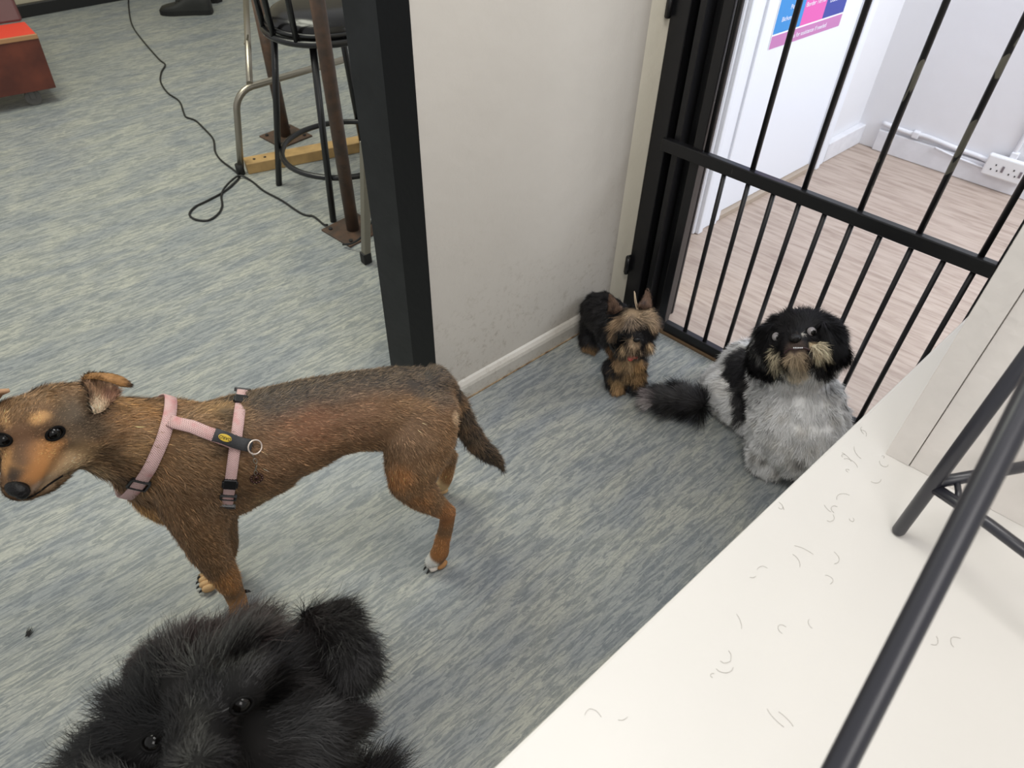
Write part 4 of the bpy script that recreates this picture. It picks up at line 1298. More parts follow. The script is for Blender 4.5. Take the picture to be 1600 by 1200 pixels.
        for i in range(n_ if closed else n_ - 1):
            r0, r1 = rows_[i], rows_[(i + 1) % n_]
            for k in range(6):
                f = bm.faces.new((r0[k], r0[(k + 1) % 6], r1[(k + 1) % 6], r1[k])); f.smooth = True
                us = (0, .1, .5, .9, 1, 0.5)
                for lp, (uu, vv) in zip(f.loops, ((us[k], al[i]), (us[(k + 1) % 6], al[i]), (us[(k + 1) % 6], al[i] + .01 if (closed and i == n_ - 1) else al[(i + 1) % n_]), (us[k], al[(i + 1) % n_] if not (closed and i == n_ - 1) else al[i] + .01))): lp[uvl].uv = (uu, vv)
        if not closed: bm.faces.new(rows_[0]); bm.faces.new(rows_[-1][::-1])
        bmesh.ops.recalc_face_normals(bm, faces=bm.faces)
        return obj(name, bm, m, hn)
    def girth(p1, p2, p3, cen, lift, n_=72, cap_=1.0):
        nr = unit(np.cross(p2 - p1, p3 - p1)); c0_ = cen - nr * ((cen - p1) @ nr)
        e1_ = unit(p1 - c0_); e2_ = unit(np.cross(nr, e1_)); out = []; nrs = []
        for k in range(n_):
            d_ = e1_ * math.cos(2 * math.pi * k / n_) + e2_ * math.sin(2 * math.pi * k / n_)
            h_, m_ = S.cast(c0_ + d_ * .3, -d_)
            rad = np.linalg.norm(h_ - c0_) if h_ is not None else (out[-1] if out else .1)
            out.append(rad)
        rad = np.minimum(np.array(out), cap_)
        for _ in range(3): rad = np.maximum(rad, (np.roll(rad, 1) + np.roll(rad, -1)) / 2)
        pts_ = []; 
        for k in range(n_):
            d_ = e1_ * math.cos(2 * math.pi * k / n_) + e2_ * math.sin(2 * math.pi * k / n_)
            pts_.append(c0_ + d_ * (rad[k] + lift)); nrs.append(d_)
        return pts_, nrs
    g1, gn = girth(h(377, 625), h(367, 700), h(357, 775), B(370, 700, 0), .0055, cap_=.104)
    strap('girth_strap', g1, gn, .0195, web, closed=True)
    g2, gn2 = girth(h(262, 655), h(238, 720), h(200, 772), B(238, 705, 0.01), .006)
    strap('chest_strap', g2, gn2, .0215, web, closed=True)
    # side strap joining them
    pp = []; pn = []
    for x, y in ((262, 660), (280, 664), (300, 669), (320, 676), (340, 684), (360, 690), (378, 693), (390, 695)):
        p, n = S.hit(x, y); pp.append(p + n * .009); pn.append(n)
    pn2 = [unit(pn[max(i - 1, 0)] + pn[i] + pn[min(i + 1, len(pn) - 1)]) for i in range(len(pn))]
    strap('side_strap', pp, pn2, .0225, web)
    pp2 = []; pm = []
    for x, y in ((331, 680), (345, 684), (360, 688), (378, 692), (393, 695)):
        p, n = S.hit(x, y); pp2.append(p + n * .0125); pm.append(n)
    lb = strap('logo_patch', pp2, [unit(sum(pm)) for _ in pm], .0225, dkf)
    c = pp2[1] + unit(sum(pm)) * .0028; tx = unit(pp2[2] - pp2[0]); nz_ = unit(sum(pm)); ty = unit(np.cross(nz_, tx))
    bm = nb(); ellipsoid(bm, c, tx * .0125, ty * .0062, nz_ * .0007, 3)
    eb = obj('badge', bm, mat('yellow_badge', (214, 182, 66), .5), lb)
    text('DARO', .0078, c + nz_ * .0009, -tx, -ty, M['hole'], eb, name='badge_lettering', ext=.0002)
    # ring, tag
    cr = pp2[-1] + tx * .006 + nz_ * .002 + ty * .0
    bm = nb(); tube(bm, [cr + (tx * math.cos(k / 32 * 2 * math.pi) + ty * math.sin(k / 32 * 2 * math.pi)) * .0125 for k in range(32)], .0014, 8, closed=True)
    obj('ring', bm, mat('pale_metal', (214, 200, 190), .35, metal=.5), hn)
    chain = []
    for x, y in ((393, 704), (396, 713), (400, 722), (398, 731), (399, 738)):
        p, n = S.hit(x, y); chain.append(p + n * .008)
    for i in range(len(chain) - 1):
        q_ = (chain[i] + chain[i + 1]) / 2; d_ = unit(chain[i + 1] - chain[i]); s_ = unit(np.cross(d_, nz_)) if i % 2 else nz_
        bm = nb(); tube(bm, [q_ + d_ * math.cos(k / 14 * 2 * math.pi) * .0052 + s_ * math.sin(k / 14 * 2 * math.pi) * .0028 for k in range(14)], .0009, 6, closed=True)
        obj('chain_link', bm, M['alu'], hn)
    p, n = S.hit(400, 744)
    if p is not None:
        p = p + n * .007; tx2 = unit(tx - n * (tx @ n)); ty2 = np.cross(n, tx2)
        bm = nb()
        for k in range(12): ellipsoid(bm, p + (tx2 * math.cos(k / 12 * 6.283) + ty2 * math.sin(k / 12 * 6.283)) * .0095, tx2 * .003, ty2 * .003, n * .0022, 1)
        ellipsoid(bm, p, tx2 * .005, ty2 * .005, n * .002, 2)
        obj('tag_charm', bm, mat('bronze_charm', (72, 50, 44), .25, metal=.7), hn)
    # buckles
    def prj(p):
        d_ = np.asarray(p) - CO
        return 800 + FPX * (d_ @ CR) / (d_ @ CF), 600 + FPX * (d_ @ CD) / (d_ @ CF)
    def plate(name, g_, n_, x, y, wl_, ww_, m, holes=False, lift=.003, th=.005):
        k = min(range(len(g_)), key=lambda i: math.hypot(*(np.array(prj(g_[i])) - (x, y))) + (400 if n_[i] @ (CO - g_[i]) < 0 else 0))
        n = unit(n_[k]); d_ = g_[(k + 1) % len(g_)] - g_[k - 1]; d_ = unit(d_ - n * (d_ @ n)); s_ = np.cross(n, d_); p = g_[k] + n * lift
        bm = nb()
        if holes:
            fr = .0034
            for sg in (-1, 1):
                obox(bm, p + d_ * (wl_ / 2 * sg - fr / 2) - s_ * ww_ / 2 - n * th / 2, d_ * fr, s_ * ww_, n * th, .0008)
                obox(bm, p - d_ * wl_ / 2 + s_ * (ww_ / 2 * sg - fr / 2) - n * th / 2, d_ * wl_, s_ * fr, n * th, .0008)
        else:
            obox(bm, p - d_ * wl_ / 2 - s_ * ww_ / 2 - n * th / 2, d_ * wl_, s_ * ww_, n * th, .0015)
        return obj(name, bm, m, hn), p, d_, s_, n
    plate('slider', g2, gn2, 219, 757, .026, .029, bl, True, .001, .007)
    for (x, y) in ((376, 624), (359, 752)):
        o_, p, d_, s_, n = plate('buckle', g1, gn, x, y, .021, .022, bl, False, .003, .007)
        for sg in (-1, 1):
            bm = nb(); obox(bm, p + s_ * (.0115 * sg - .002) - d_ * .005 - n * .003, d_ * .012, s_ * .004, n * .006, .001); obj('buckle_arm', bm, bl, o_)
    plate('slider', g1, gn, 377, 608, .013, .0255, bl, True, .001, .007)
    plate('slider', g1, gn, 356, 774, .013, .0255, bl, True, .001, .007)
    plate('slider', g1, gn, 354, 789, .012, .0255, bl, True, .001, .007)
    return dog, S

def leaf_mesh(name, g, m, parent, thick=0.004, cuts=2):
    """a curved flap through a grid of points, given thickness"""
    bm = nb(); vs = [[bm.verts.new(vec(p)) for p in r_] for r_ in g]
    for r0, r1 in zip(vs, vs[1:]):
        for i in range(len(r0) - 1): bm.faces.new((r0[i], r0[i + 1], r1[i + 1], r1[i]))
    bmesh.ops.subdivide_edges(bm, edges=bm.edges, cuts=cuts, use_grid_fill=True, smooth=0.6)
    me = bpy.data.meshes.new(name); bm.to_mesh(me); bm.free()
    o = bpy.data.objects.new(name, me); COL.objects.link(o)
    sd_ = o.modifiers.new('s', 'SOLIDIFY'); sd_.thickness = thick; sd_.offset = 0
    sm = o.modifiers.new('m', 'SMOOTH'); sm.iterations = 2
    m2 = bpy.data.meshes.new_from_object(o.evaluated_get(bpy.context.evaluated_depsgraph_get()))
    bpy.data.objects.remove(o)
    for p in m2.polygons: p.use_smooth = True
    m2.materials.clear(); m2.materials.append(m); m2.name = name
    return link(bpy.data.objects.new(name, m2), parent)

# ---------------------------------------------------------------- black dog looking up at the lens
def build_black():
    def D(x, y, t, px): return (dep(x, y, t), px * t / FPX)
    dog = thing('dog', 'shaggy black dog in the foreground looking up, head and shoulders in view', 'dog', (-0.6, 0.03, 0))
    head = [D(395, 1088, .88, 108), D(330, 1110, .87, 104), D(270, 1130, .86, 88)]
    top = [D(440, 1060, .90, 78), D(360, 1060, .90, 84), D(290, 1085, .89, 70)]
    chk = [D(470, 1140, .87, 74), D(440, 1175, .85, 72)]
    chl = [D(215, 1170, .86, 50), D(240, 1200, .84, 58)]
    brd = [D(385, 1070, .80, 40), D(330, 1090, .79, 34)]
    muz = [D(320, 1120, .80, 56), D(312, 1160, .76, 52), D(312, 1210, .72, 54), D(316, 1250, .69, 50)]
    nk = [D(380, 1180, .93, 110), D(390, 1260, .98, 130)]
    hd0 = dep(390, 1260, .98)
    bd = -cd; bs = cn                                # the body runs back along the counter, clear of it
    bp_ = np.array([-0.41, 0.20, 0.50])
    body = [(hd0, .115, 1), (bp_, .125, 1), (bp_ + bd * .30, .12, 1), (bp_ + bd * .50, .11, 1)]
    shl = [D(175, 1235, .93, 72), (bp_ - bs * .05, .09)]
    shr = [D(560, 1285, .95, 78), (bp_ + bs * .04, .09)]
    legs = []
    for l_, k_ in ((.02, -1), (.02, 1), (.50, -1), (.50, 1)):
        q_ = (bp_ + bd * l_ + bs * .07 * k_) * [1, 1, 0]
        legs.append([(q_ + UP * .42, .065), (q_ + UP * .22 + bd * (.03 if l_ > .1 else 0), .042), (q_ + UP * .06, .034), (q_ + UP * .032 - bd * .02, .034)])
    tail = [(bp_ + bd * .6 + UP * .06, .03), (bp_ + bd * .7 + UP * .16, .02)]
    cm = coat_mat('black_dog_skin', .7, .2)
    b = skin_body('body', [head, top, chk, chl, brd, muz, nk, body, shl, shr, tail] + legs, .007, cm, dog, 8)
    S = Surf(b)
    fm = fur_mat('shaggy_black_fur', .45, .33)
    co = Coat((16, 14, 14), .02, 30)
    def h(x, y):
        p, n = S.hit(x, y); return p if p is not None else dep(x, y, .85)
    for x, y, r, c, k in ((300, 1010, .06, (52, 43, 43), .9), (380, 985, .07, (54, 46, 45), .9), (450, 985, .06, (46, 40, 39), .9), (240, 1045, .05, (40, 32, 32), .8), (500, 1040, .06, (28, 25, 25), .8), (520, 1090, .05, (26, 23, 23), .8),
                          (305, 1110, .025, (32, 31, 30), .8), (300, 1150, .03, (34, 33, 32), .8), (340, 1165, .025, (28, 27, 27), .7), (400, 1185, .04, (28, 25, 24), .7), (120, 1180, .05, (26, 25, 24), .8),
                          (340, 1060, .035, (7, 7, 7), .8), (240, 1110, .04, (8, 8, 8), .8), (410, 1100, .03, (8, 8, 8), .6), (450, 1150, .05, (14, 14, 14), .7)):
        co.add(h(x, y), r, c, .9, k)
    paint(b, co, .6)
    mz = dep(312, 1190, .70)
    def comb(P):
        d = P - mz
        d[:, 2] += 0.0
        d = d / np.linalg.norm(d, axis=1)[:, None]
        low = np.clip((P[:, 1] * -1 + 0.15) * 6, 0, 1)[:, None]
        far_ = np.clip((np.linalg.norm(P - mz, axis=1) - .22) / .1, 0, 1)[:, None]
        return d * (1 - .6 * far_) + np.array([0, -.3, -1.0]) * .6 * far_ + np.array([.35, 0, -.1]) * (1 - far_)
    er, el = h(378, 1101), h(238, 1160)
    def length(P):
        d = np.linalg.norm(P - mz, axis=1)
        L_ = .013 + .036 * np.clip((d - .07) / .10, 0, 1)
        for e_ in (er, el): L_ = np.where(np.linalg.norm(P - e_, axis=1) < .022, .008, L_)
        return L_
    def mask(P):
        d_ = P - CO; t = d_ @ CF
        x = 800 + FPX * (d_ @ CR) / t; y = 600 + FPX * (d_ @ CD) / t
        w_ = np.where((y < 1290) & (t > 0) & (x > -150) & (x < 760), 1.0, 0.03)
        for e_ in (er, el): w_ = np.where(np.linalg.norm(P - e_, axis=1) < .0105, 0, w_)
        return w_
    fur('shaggy_fur', dog, b, 120000, length, comb, co, fm, 21, .00075, .24, .13, .13, .15, .42, 1.0, .020, 4, tip=1.75, root=.6, mask=mask)  # tips coloured lighter to paint in the hair highlights
    eye(dog, S, 378, 1101, .0115, .45, True)
    eye(dog, S, 238, 1160, .0115, .45, True)
    # ears
    g = [[dep(468, 962, .92), dep(490, 950, .93), dep(510, 952, .93)], [dep(492, 985, .90), dep(520, 975, .90), dep(545, 970, .91)], [dep(520, 1020, .88), dep(548, 1010, .88), dep(568, 1005, .89)], [dep(532, 1050, .88), dep(548, 1048, .88), dep(562, 1040, .89)]]
    e1_ = leaf_mesh('ear', g, cm, dog, .010)
    ce = Coat((20, 18, 18), .01, 60).add(dep(490, 955, .92), .05, (34, 29, 29), .9, .8)
    paint(e1_, ce, .6)
    cd_ = idw([(dep(500, 960, .9), dep(560, 975, .9) - dep(480, 950, .92)), (dep(560, 1000, .9), dep(575, 1060, .9) - dep(555, 980, .9)), (dep(530, 1040, .88), dep(560, 1085, .89) - dep(525, 1030, .88))])
    fur('ear_hair', dog, e1_, 15000, .034, cd_, ce, fm, 22, .0007, .3, .12, .28, .1, .35, .7, .014, 4, tip=1.3, root=.7)
    g = [[dep(262, 1010, .92), dep(250, 1022, .92), dep(240, 1036, .92)], [dep(238, 1018, .90), dep(230, 1032, .90), dep(226, 1048, .90)], [dep(216, 1030, .90), dep(212, 1040, .90), dep(214, 1052, .90)]]
    e2_ = leaf_mesh('ear', g, cm, dog, .010)
    c2 = Coat((44, 35, 35), .01, 60)
    paint(e2_, c2, .6)
    fur('ear_hair', dog, e2_, 6000, .02, unit(dep(205, 1045, .9) - dep(260, 1010, .9)), c2, fm, 23, .0006, .3, .12, .3, .1, .35, .6, .014, 4, tip=1.3, root=.7)

# ---------------------------------------------------------------- black and white sitting dog
def build_shih():
    n_ = unit(np.array([.53, .85, 0])); Q0 = np.array([.775, 1.28, 0])
    rt = np.array([n_[1], -n_[0], 0])
    def Z(x, y, o): return onv(x, y, Q0 + n_ * o, n_)
    def D(x, y, o, px, s=1.0):
        p = Z(x, y, o); r = px * depth_of(p) / FPX
        if p[2] < r * .92: p = p * [1, 1, 0] + UP * r * .92
        return (p, r, s)
    dog = thing('dog', 'fluffy white dog with black head and ears sitting beside the gate and looking up', 'dog', (.76, 1.27, 0))
    chest = [D(1247, 592, .03, 48), D(1245, 620, .01, 62), D(1243, 655, -.01, 72), D(1238, 690, -.01, 72), D(1232, 712, 0, 60)]
    side = [D(1285, 620, .02, 32), D(1290, 660, .01, 34), D(1285, 690, .0, 38)]
    back = [D(1225, 610, .08, 60), D(1185, 610, .13, 52), D(1160, 625, .15, 52), D(1148, 655, .13, 50)]
    hau = [D(1128, 610, .10, 33), D(1122, 640, .085, 35), D(1128, 672, .06, 33), D(1142, 695, .035, 24), D(1155, 707, .015, 15)]
    fl_ = [D(1205, 670, -.06, 32), D(1193, 705, -.08, 27), D(1186, 728, -.09, 20), D(1180, 738, -.095, 17)]
    fl2 = [D(1192, 720, -.09, 22), D(1205, 742, -.10, 16)]
    fr_ = [D(1272, 680, -.04, 32), D(1268, 720, -.06, 25), D(1262, 742, -.07, 20)]
    head = [D(1225, 540, -.01, 44), D(1248, 532, -.02, 47), D(1274, 534, -.01, 44)]
    hd2 = [D(1215, 560, -.01, 36), D(1245, 565, .0, 44), D(1280, 556, -.01, 36)]
    muz = [D(1242, 538, -.07, 26), D(1242, 545, -.085, 22)]
    mus = [D(1222, 552, -.075, 15), D(1242, 552, -.085, 17), D(1264, 547, -.075, 15)]
    chin = [D(1243, 560, -.07, 20), D(1243, 575, -.06, 18)]
    nk = [D(1245, 580, .01, 48)]
    tail = [(fl(x, y, z), r_ * 1.6 / FPX) for x, y, z, r_ in ((1088, 630, .065, 18), (1062, 622, .06, 22), (1044, 622, .055, 20), (1026, 622, .05, 13))]
    cm = coat_mat('white_dog_skin', .7, .2)
    b = skin_body('body', [chest, side, back, hau, fl_, fl2, fr_, head, hd2, muz, mus, chin, nk, tail], .005, cm, dog, 6)
    S = Surf(b)
    def h(x, y):
        p, n = S.hit(x, y); return p if p is not None else Z(x, y, 0)
    co = Coat((226, 224, 220), .006, 60, 1.25)
    hb_ = Z(1247, 520, -.04)
    co.add(hb_, .112, (20, 19, 21), .10, 1.0, (unit(CD), 1.17))
    co.add(fl(1062, 620, .06), .085, (30, 28, 30), .3, .97)
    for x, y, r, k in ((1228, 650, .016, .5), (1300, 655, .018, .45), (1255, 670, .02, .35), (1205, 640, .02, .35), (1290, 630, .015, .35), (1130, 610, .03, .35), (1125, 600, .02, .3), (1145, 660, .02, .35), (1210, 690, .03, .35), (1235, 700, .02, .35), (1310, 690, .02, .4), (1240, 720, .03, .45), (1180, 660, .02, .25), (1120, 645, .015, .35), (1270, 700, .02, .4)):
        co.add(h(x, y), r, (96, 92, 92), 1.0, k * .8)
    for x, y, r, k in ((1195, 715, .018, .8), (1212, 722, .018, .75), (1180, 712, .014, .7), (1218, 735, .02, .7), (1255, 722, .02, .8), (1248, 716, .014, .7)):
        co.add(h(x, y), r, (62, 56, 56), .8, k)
    for x, y, r in ((1160, 565, .055), (1150, 580, .045), (1160, 600, .045), (1163, 625, .035), (1158, 645, .024), (1152, 662, .015), (1185, 575, .05)):
        co.add(Z(x, y, .10) if S.hit(x, y)[0] is None else h(x, y), r, (26, 25, 28), .3, .97)
    for x, y, r in ((1230, 505, .04), (1262, 505, .05), (1200, 530, .045), (1295, 525, .045), (1185, 560, .04), (1205, 575, .035), (1300, 560, .04), (1290, 575, .03), (1200, 585, .03)):
        co.add(h(x, y), r, (20, 19, 21), .35, .98)
    co.add(Z(1245, 500, .05), .075, (22, 21, 23), .3, .98)
    for x, y, r, c, k in ((1243, 545, .030, (70, 58, 52), .95), (1213, 550, .013, (206, 190, 160), .9), (1212, 565, .016, (214, 200, 172), .9), (1272, 540, .016, (190, 168, 134), .9), (1282, 548, .010, (200, 182, 150), .9), (1243, 562, .030, (176, 156, 130), .95), (1243, 580, .040, (196, 182, 160), .95), (1243, 527, .012, (80, 72, 66), .8), (1254, 523, .006, (196, 190, 180), .9), (1243, 549, .012, (66, 54, 54), .7)):
        co.add(h(x, y), r, c, .6, k)
    co.add(fl(1020, 618, .06), .045, (150, 138, 138), .9, .85)
    co.add(fl(1092, 640, .06), .05, (30, 28, 30), .4, .95)
    paint(b, co, 1.0)
    fc = Z(1243, 535, -.1)
    fup = unit(CD) ; 
    comb = idw([(Z(1245, 500, -.03), Z(1245, 480, .05) - Z(1245, 510, -.03)), (Z(1200, 515, -.02), -CR * .6 + CD * .6), (Z(1290, 510, -.02), CR * .7 + CD * .5), (Z(1185, 560, -.01), CD - CR * .15), (Z(1305, 555, -.01), CD + CR * .5),
                (Z(1215, 560, -.08), CD - CR * .12), (Z(1275, 552, -.08), CD + CR * .2), (Z(1243, 572, -.07), CD), (Z(1243, 530, -.1), -CD), (Z(1228, 545, -.09), -CR + CD * .8), (Z(1256, 543, -.09), CR + CD * .8),
                (Z(1245, 620, -.08), -UP), (Z(1200, 690, -.08), -UP - n_ * .1), (Z(1290, 680, -.05), -UP), (Z(1130, 620, .08), -UP - rt * .2), (Z(1150, 690, .03), -UP), (Z(1165, 590, .1), -UP - rt * .3), (Z(1185, 735, -.1), -UP - n_ * .4),
                (fl(1085, 620, .08), -rt + UP * .1), (fl(1050, 612, .08), -rt * 1.0 + UP * .1 - n_ * .1), (fl(1025, 620, .06), -rt - UP * .1), (fl(1050, 640, .03), -rt - n_ * .4)])
    eyes_ = [h(1213, 525), h(1267, 517)]
    nsp = h(1242, 530)
    tl = fl(1058, 620, .06)
    hcen = Z(1245, 540, -.02)
    def length(P):
        d = np.linalg.norm(P - hcen, axis=1)
        L_ = np.full(len(P), .019)
        L_ = np.where(d < .10, .022, L_)
        L_ = np.where(np.linalg.norm(P - nsp, axis=1) < .035, .009, L_)
        for e_ in eyes_: L_ = np.where(np.linalg.norm(P - e_, axis=1) < .022, .007, L_)
        L_ = np.where(np.linalg.norm(P - tl, axis=1) < .085, .042, L_)
        for x, y in ((1215, 565), (1280, 553)): L_ = np.where(np.linalg.norm(P - h(x, y), axis=1) < .018, .034, L_)
        return L_
    def mask(P):
        w_ = np.ones(len(P))
        for e_ in eyes_: w_ = np.where(np.linalg.norm(P - e_, axis=1) < .013, 0, w_)
        w_ = np.where(np.linalg.norm(P - nsp, axis=1) < .012, 0, w_)
        return w_ * np.where(np.linalg.norm(P - hcen, axis=1) < .11, 1.8, 1.0) * np.where(np.linalg.norm(P - tl, axis=1) < .09, 2.5, 1)
    fm = fur_mat('fluffy_coat', .6, .25)
    fur('fluffy_coat', dog, b, 100000, length, comb, co, fm, 31, .0011, .42, .10, .2, .12, .16, .9, .014, 3, tip=1.15, root=.85, mask=mask)
    for (x, y), lk in (((1213, 526), Z(1206, 540, -.4)), ((1268, 518), Z(1274, 535, -.4))):
        p, n = S.hit(x, y)
        eye(dog, S, x, y, .0112, .15, True, toward=unit(-CF + CD * .35 + CR * .12), white=True)
    # nose
    p, n = S.hit(1242, 529)
    r_ = CR; u_ = -CD
    p = p + unit(CO - p) * .006
    bm = nb(); ellipsoid(bm, p, r_ * .0145, u_ * .0105, CF * .008)
    for s in (-1, 1): ellipsoid(bm, p + r_ * .0075 * s - u_ * .001 - CF * .001, r_ * .006, u_ * .007, CF * .008, 2)
    nz = obj('nose', bm, M['nose'], dog, True)
    for s in (-1, 1):
        bm = nb(); ellipsoid(bm, p + r_ * .006 * s - CF * .0085, r_ * .002, u_ * .0026, CF * .0015, 2); obj('nostril', bm, M['hole'], nz)
    mp = [h(x, y) - CF * .006 for x, y in ((1224, 552), (1232, 546), (1243, 546), (1254, 544), (1263, 547))]
    bm = nb(); tube(bm, smooth_path(mp), .0022, 8); mo = obj('mouth', bm, mat('dark_lip', (58, 36, 38), .4), dog)
    bm = nb()
    for k in range(6):
        q_ = h(1237 + k * 2.6, 545) - CF * .008 + u_ * .0005
        obox(bm, q_, r_ * .0025, u_ * .0028, -CF * .0015, .0004)
    obj('teeth', bm, M['white_plastic'], mo)
    # ears hanging
    ce = Coat((20, 19, 21), .008, 60)
    for g, dr, sd in (([[Z(1212, 503, -.03), Z(1200, 506, -.01), Z(1192, 513, .02)], [Z(1203, 540, -.065), Z(1186, 538, -.04), Z(1174, 542, .0)], [Z(1206, 580, -.065), Z(1186, 578, -.045), Z(1170, 572, .0)]], CD - CR * .05, 1),
                      ([[Z(1282, 500, -.03), Z(1297, 507, -.01), Z(1304, 516, .02)], [Z(1294, 535, -.06), Z(1311, 532, -.03), Z(1317, 538, .0)], [Z(1290, 570, -.06), Z(1312, 558, -.04), Z(1322, 556, .0)]], CD + CR * .2, 2)):
        e_ = leaf_mesh('ear', g, cm, dog, .010)
        paint(e_, ce, .8)
        fur('ear_hair', dog, e_, 11000, .028, unit(dr), ce, fm, 40 + sd, .0011, .22, .06, .12, .1, .25, .4, .012, 3, tip=1.15, root=.8)
    # long pale moustache locks
    cmu = Coat((212, 198, 168), .004, 80)
    for x0, y0, x1, y1 in ((1212, 545, 1204, 578), (1218, 548, 1212, 580), (1278, 535, 1288, 560), (1270, 540, 1278, 568)):
        p0_, p1_ = h(x0, y0) - CF * .004, h(x1, y1) - CF * .012
        bm = nb(); tube(bm, [p0_, (p0_ + p1_) / 2 - CF * .006, p1_], [.005, .006, .002], 8)
        lk = obj('moustache', bm, cm, dog); paint(lk, cmu, .9)
        fur('moustache_hair', dog, lk, 900, .022, unit(p1_ - p0_), cmu, fm, 50 + int(x0), .0011, .15, .05, .1, .1, .25, .2, .01, 3, tip=1.05, root=.8)

# ---------------------------------------------------------------- small terrier by the wall
def build_york():
    n_ = unit(np.array([.28, .96, 0])); Q0 = np.array([.335, 1.535, 0])
    rt = np.array([n_[1], -n_[0], 0])
    def Z(x, y, o): return onv(x, y, Q0 + n_ * o, n_)
    def D(x, y, o, px, s=1.0):
        p = Z(x, y, o); r = px * depth_of(p) / FPX
        if p[2] < r * .92: p = p * [1, 1, 0] + UP * r * .92
        return (p, r, s)
    dog = thing('dog', 'small black and tan long-haired terrier standing in the wall corner by the gate', 'dog', (.32, 1.58, 0))
    body = [D(975, 545, .02, 24), D(968, 522, .05, 30), D(957, 503, .10, 33), D(944, 490, .15, 31), D(937, 485, .18, 29)]
    rmp = [D(930, 500, .17, 22), D(925, 520, .16, 18), D(922, 540, .15, 18), D(922, 554, .14, 16), D(922, 560, .13, 15)]
    rm2 = [D(950, 500, .19, 20), D(955, 530, .19, 14), D(955, 552, .19, 12)]
    chest = [D(980, 545, .0, 26), D(978, 565, -.01, 25), D(976, 580, -.01, 22)]
    f1 = [D(961, 575, -.02, 18), D(961, 595, -.025, 15), D(964, 608, -.03, 14)]
    f2 = [D(993, 568, -.01, 17), D(995, 585, -.015, 14), D(996, 600, -.02, 13)]
    head = [D(988, 505, -.03, 27), D(975, 508, -.03, 23), D(1003, 503, -.03, 23)]
    muz = [D(990, 518, -.05, 18), D(992, 528, -.065, 14), D(992, 534, -.07, 12)]
    chin = [D(990, 545, -.055, 12), D(1005, 535, -.05, 11), D(977, 540, -.05, 11)]
    nk = [D(982, 530, .0, 24)]
    cm = coat_mat('terrier_skin', .7, .2)
    b = skin_body('body', [body, rmp, rm2, chest, f1, f2, head, muz, chin, nk], .0045, cm, dog, 5)
    S = Surf(b)
    def h(x, y):
        p, n = S.hit(x, y); return p if p is not None else Z(x, y, 0)
    co = Coat((26, 25, 27), .006, 80, 1.0)
    for x, y, r, c, k in ((921, 548, .035, (150, 120, 86), .95), (921, 562, .035, (164, 128, 92), .95), (955, 548, .03, (140, 104, 68), .8), (965, 570, .03, (160, 130, 96), .95), (985, 565, .035, (176, 146, 110), .95), (998, 570, .03, (160, 124, 82), .95), (965, 595, .035, (162, 132, 94), .95), (1000, 590, .035, (156, 124, 86), .95), (967, 610, .03, (166, 132, 94), .9), (985, 585, .03, (152, 124, 90), .9),
                          (988, 490, .035, (160, 138, 112), .95), (970, 500, .028, (146, 122, 96), .9), (1010, 492, .03, (150, 128, 102), .9), (1018, 505, .025, (146, 122, 96), .85), (960, 515, .02, (134, 110, 84), .8), (960, 530, .02, (150, 124, 96), .8), (1020, 520, .02, (140, 114, 90), .8),
                          (985, 503, .022, (112, 96, 80), .9), (990, 514, .016, (66, 56, 50), .85), (990, 540, .026, (182, 156, 128), .95), (976, 514, .012, (50, 42, 38), .8), (1004, 508, .012, (50, 42, 38), .8), (978, 535, .018, (186, 158, 122), .9), (1008, 530, .018, (176, 146, 110), .9), (990, 546, .02, (180, 158, 138), .9), (994, 532, .010, (40, 35, 34), .8)):
        co.add(h(x, y), r, c, .7, k)
    paint(b, co, .8)
    comb = idw([(Z(980, 488, -.03), -CR + CD * .5), (Z(998, 486, -.03), CR + CD * .5), (Z(965, 505, -.03), CD - CR * .5), (Z(1015, 500, -.03), CD + CR * .6), (Z(975, 535, -.06), CD - CR * .3), (Z(1005, 532, -.06), CD + CR * .4), (Z(990, 548, -.06), CD), (Z(990, 518, -.06), -CD), (Z(975, 500, -.04), -CR + CD * .4), (Z(1003, 497, -.04), CR + CD * .4),
                (Z(980, 570, -.03), -UP), (Z(965, 600, -.03), -UP), (Z(1000, 590, -.02), -UP), (Z(940, 480, .15), -UP * .4 - rt * .5), (Z(921, 540, .14), -UP), (Z(960, 490, .1), -UP * .5 - rt * .6)])
    ey = [h(976, 514), h(1004, 509)]; nsp = h(994, 531); hc = Z(989, 510, -.03)
    def length(P):
        L_ = np.full(len(P), .017)
        L_ = np.where(np.linalg.norm(P - hc, axis=1) < .07, .026, L_)
        L_ = np.where(np.linalg.norm(P - Z(988, 484, -.02), axis=1) < .035, .014, L_)
        L_ = np.where(np.linalg.norm(P - nsp, axis=1) < .02, .010, L_)
        for e_ in ey: L_ = np.where(np.linalg.norm(P - e_, axis=1) < .016, .006, L_)
        return L_
    def mask(P):
        w_ = np.where(np.linalg.norm(P - hc, axis=1) < .07, 2.0, 1.0)
        for e_ in ey: w_ = np.where(np.linalg.norm(P - e_, axis=1) < .011, 0, w_)
        return np.where(np.linalg.norm(P - nsp, axis=1) < .008, 0, w_)
    fm = fur_mat('silky_coat', .5, .35)
    fur('silky_coat', dog, b, 60000, length, comb, co, fm, 61, .0011, .2, .07, .15, .2, .45, .7, .012, 3, tip=1.35, root=.7, mask=mask)
    eye(dog, S, 976, 515, .008, -.1, False)
    eye(dog, S, 1004, 510, .008, -.1, False)
    p, n = S.hit(994, 531); p = p - CF * .006
    bm = nb(); ellipsoid(bm, p, CR * .0095, CD * .0075, CF * .007); obj('nose', bm, M['nose'], dog, True)
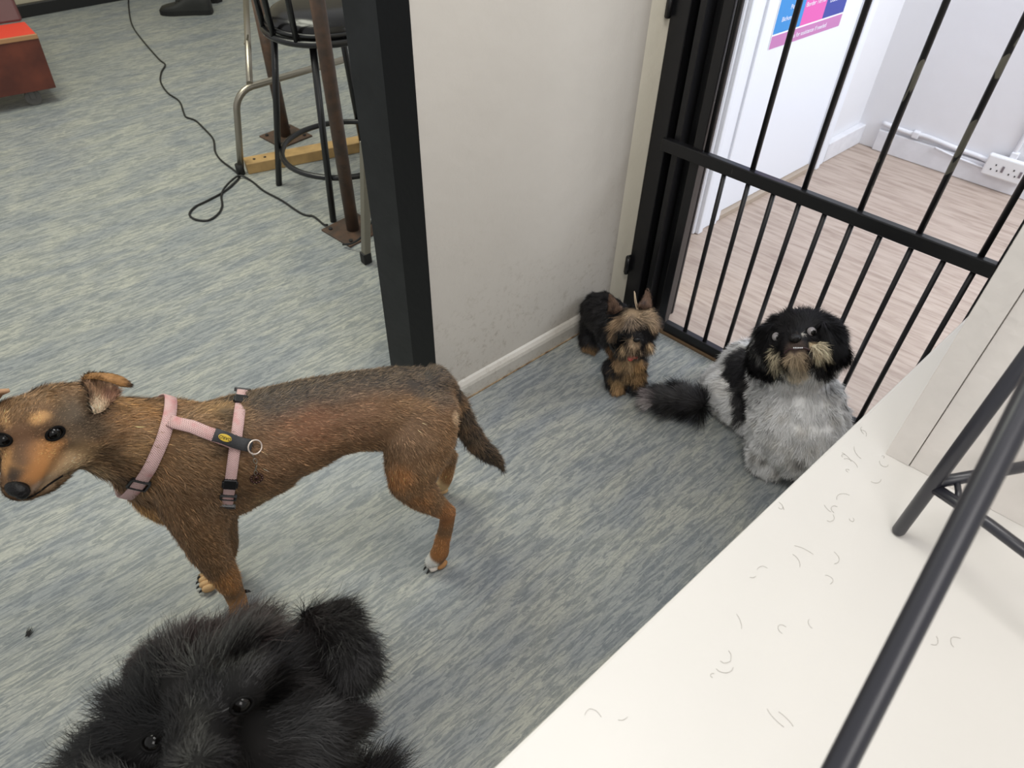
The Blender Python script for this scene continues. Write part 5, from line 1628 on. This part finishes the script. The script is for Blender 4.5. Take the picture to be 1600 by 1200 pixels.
    # pricked ears
    ce = Coat((104, 82, 68), .004, 90, 1.0).add(Z(958, 485, -.02), .014, (52, 38, 34), .8, .9).add(Z(1006, 478, -.02), .014, (56, 40, 36), .8, .9)
    for g, tip_, sd in (([[Z(949, 492, -.01), Z(960, 492, -.03), Z(974, 484, -.03)], [Z(950, 478, .0), Z(957, 477, -.005), Z(966, 475, -.01)], [Z(952, 461, .01), Z(953, 461, .01), Z(955, 462, .01)]], Z(951, 455, .01) - Z(958, 490, -.01), 1),
                        ([[Z(995, 480, -.03), Z(1006, 484, -.03), Z(1019, 486, -.01)], [Z(1002, 469, -.01), Z(1010, 470, -.005), Z(1019, 472, .0)], [Z(1010, 454, .01), Z(1011, 453, .01), Z(1014, 455, .01)]], Z(1013, 448, .01) - Z(1006, 480, -.01), 2)):
        e_ = leaf_mesh('ear', g, cm, dog, .004)
        paint(e_, ce, .9)
        fur('ear_hair', dog, e_, 2200, .008, unit(tip_), ce, fm, 70 + sd, .0009, .25, .1, .25, 0, .35, .3, .01, 3, tip=1.3, root=.8)
    # stray upright tuft
    bm = nb()
    tube(bm, smooth_path([Z(995, 484, -.03), Z(992, 470, -.02), Z(991, 455, -.01)]), .0012, 6); tube(bm, smooth_path([Z(997, 484, -.03), Z(994, 470, -.02), Z(992, 457, -.01)]), .001, 6)
    lk = obj('tuft', bm, cm, dog); paint(lk, Coat((196, 176, 150)), 1)
    # collar and red tag
    pts = [Z(962, 520, .03), Z(953, 532, -.01), Z(957, 545, -.045), Z(968, 553, -.065), Z(984, 557, -.075), Z(998, 556, -.07), Z(1012, 545, -.04), Z(1014, 530, .0), Z(1005, 520, .05), Z(985, 512, .08)]
    bm = nb(); tube(bm, smooth_path(pts + [pts[0]], 5)[:-1], .005, 8, closed=True); cl = obj('collar', bm, M['rubber'], dog)
    q_ = Z(985, 560, -.086)
    bm = nb(); ellipsoid(bm, q_, CR * .008, CD * .008, CF * .002); ellipsoid(bm, q_ + CR * .013 - CD * .003, CR * .008, CD * .005, CF * .002); obj('tag', bm, mat('red_tag', (176, 62, 54), .4), dog)
build_brown()
build_black()
build_shih()
build_york()
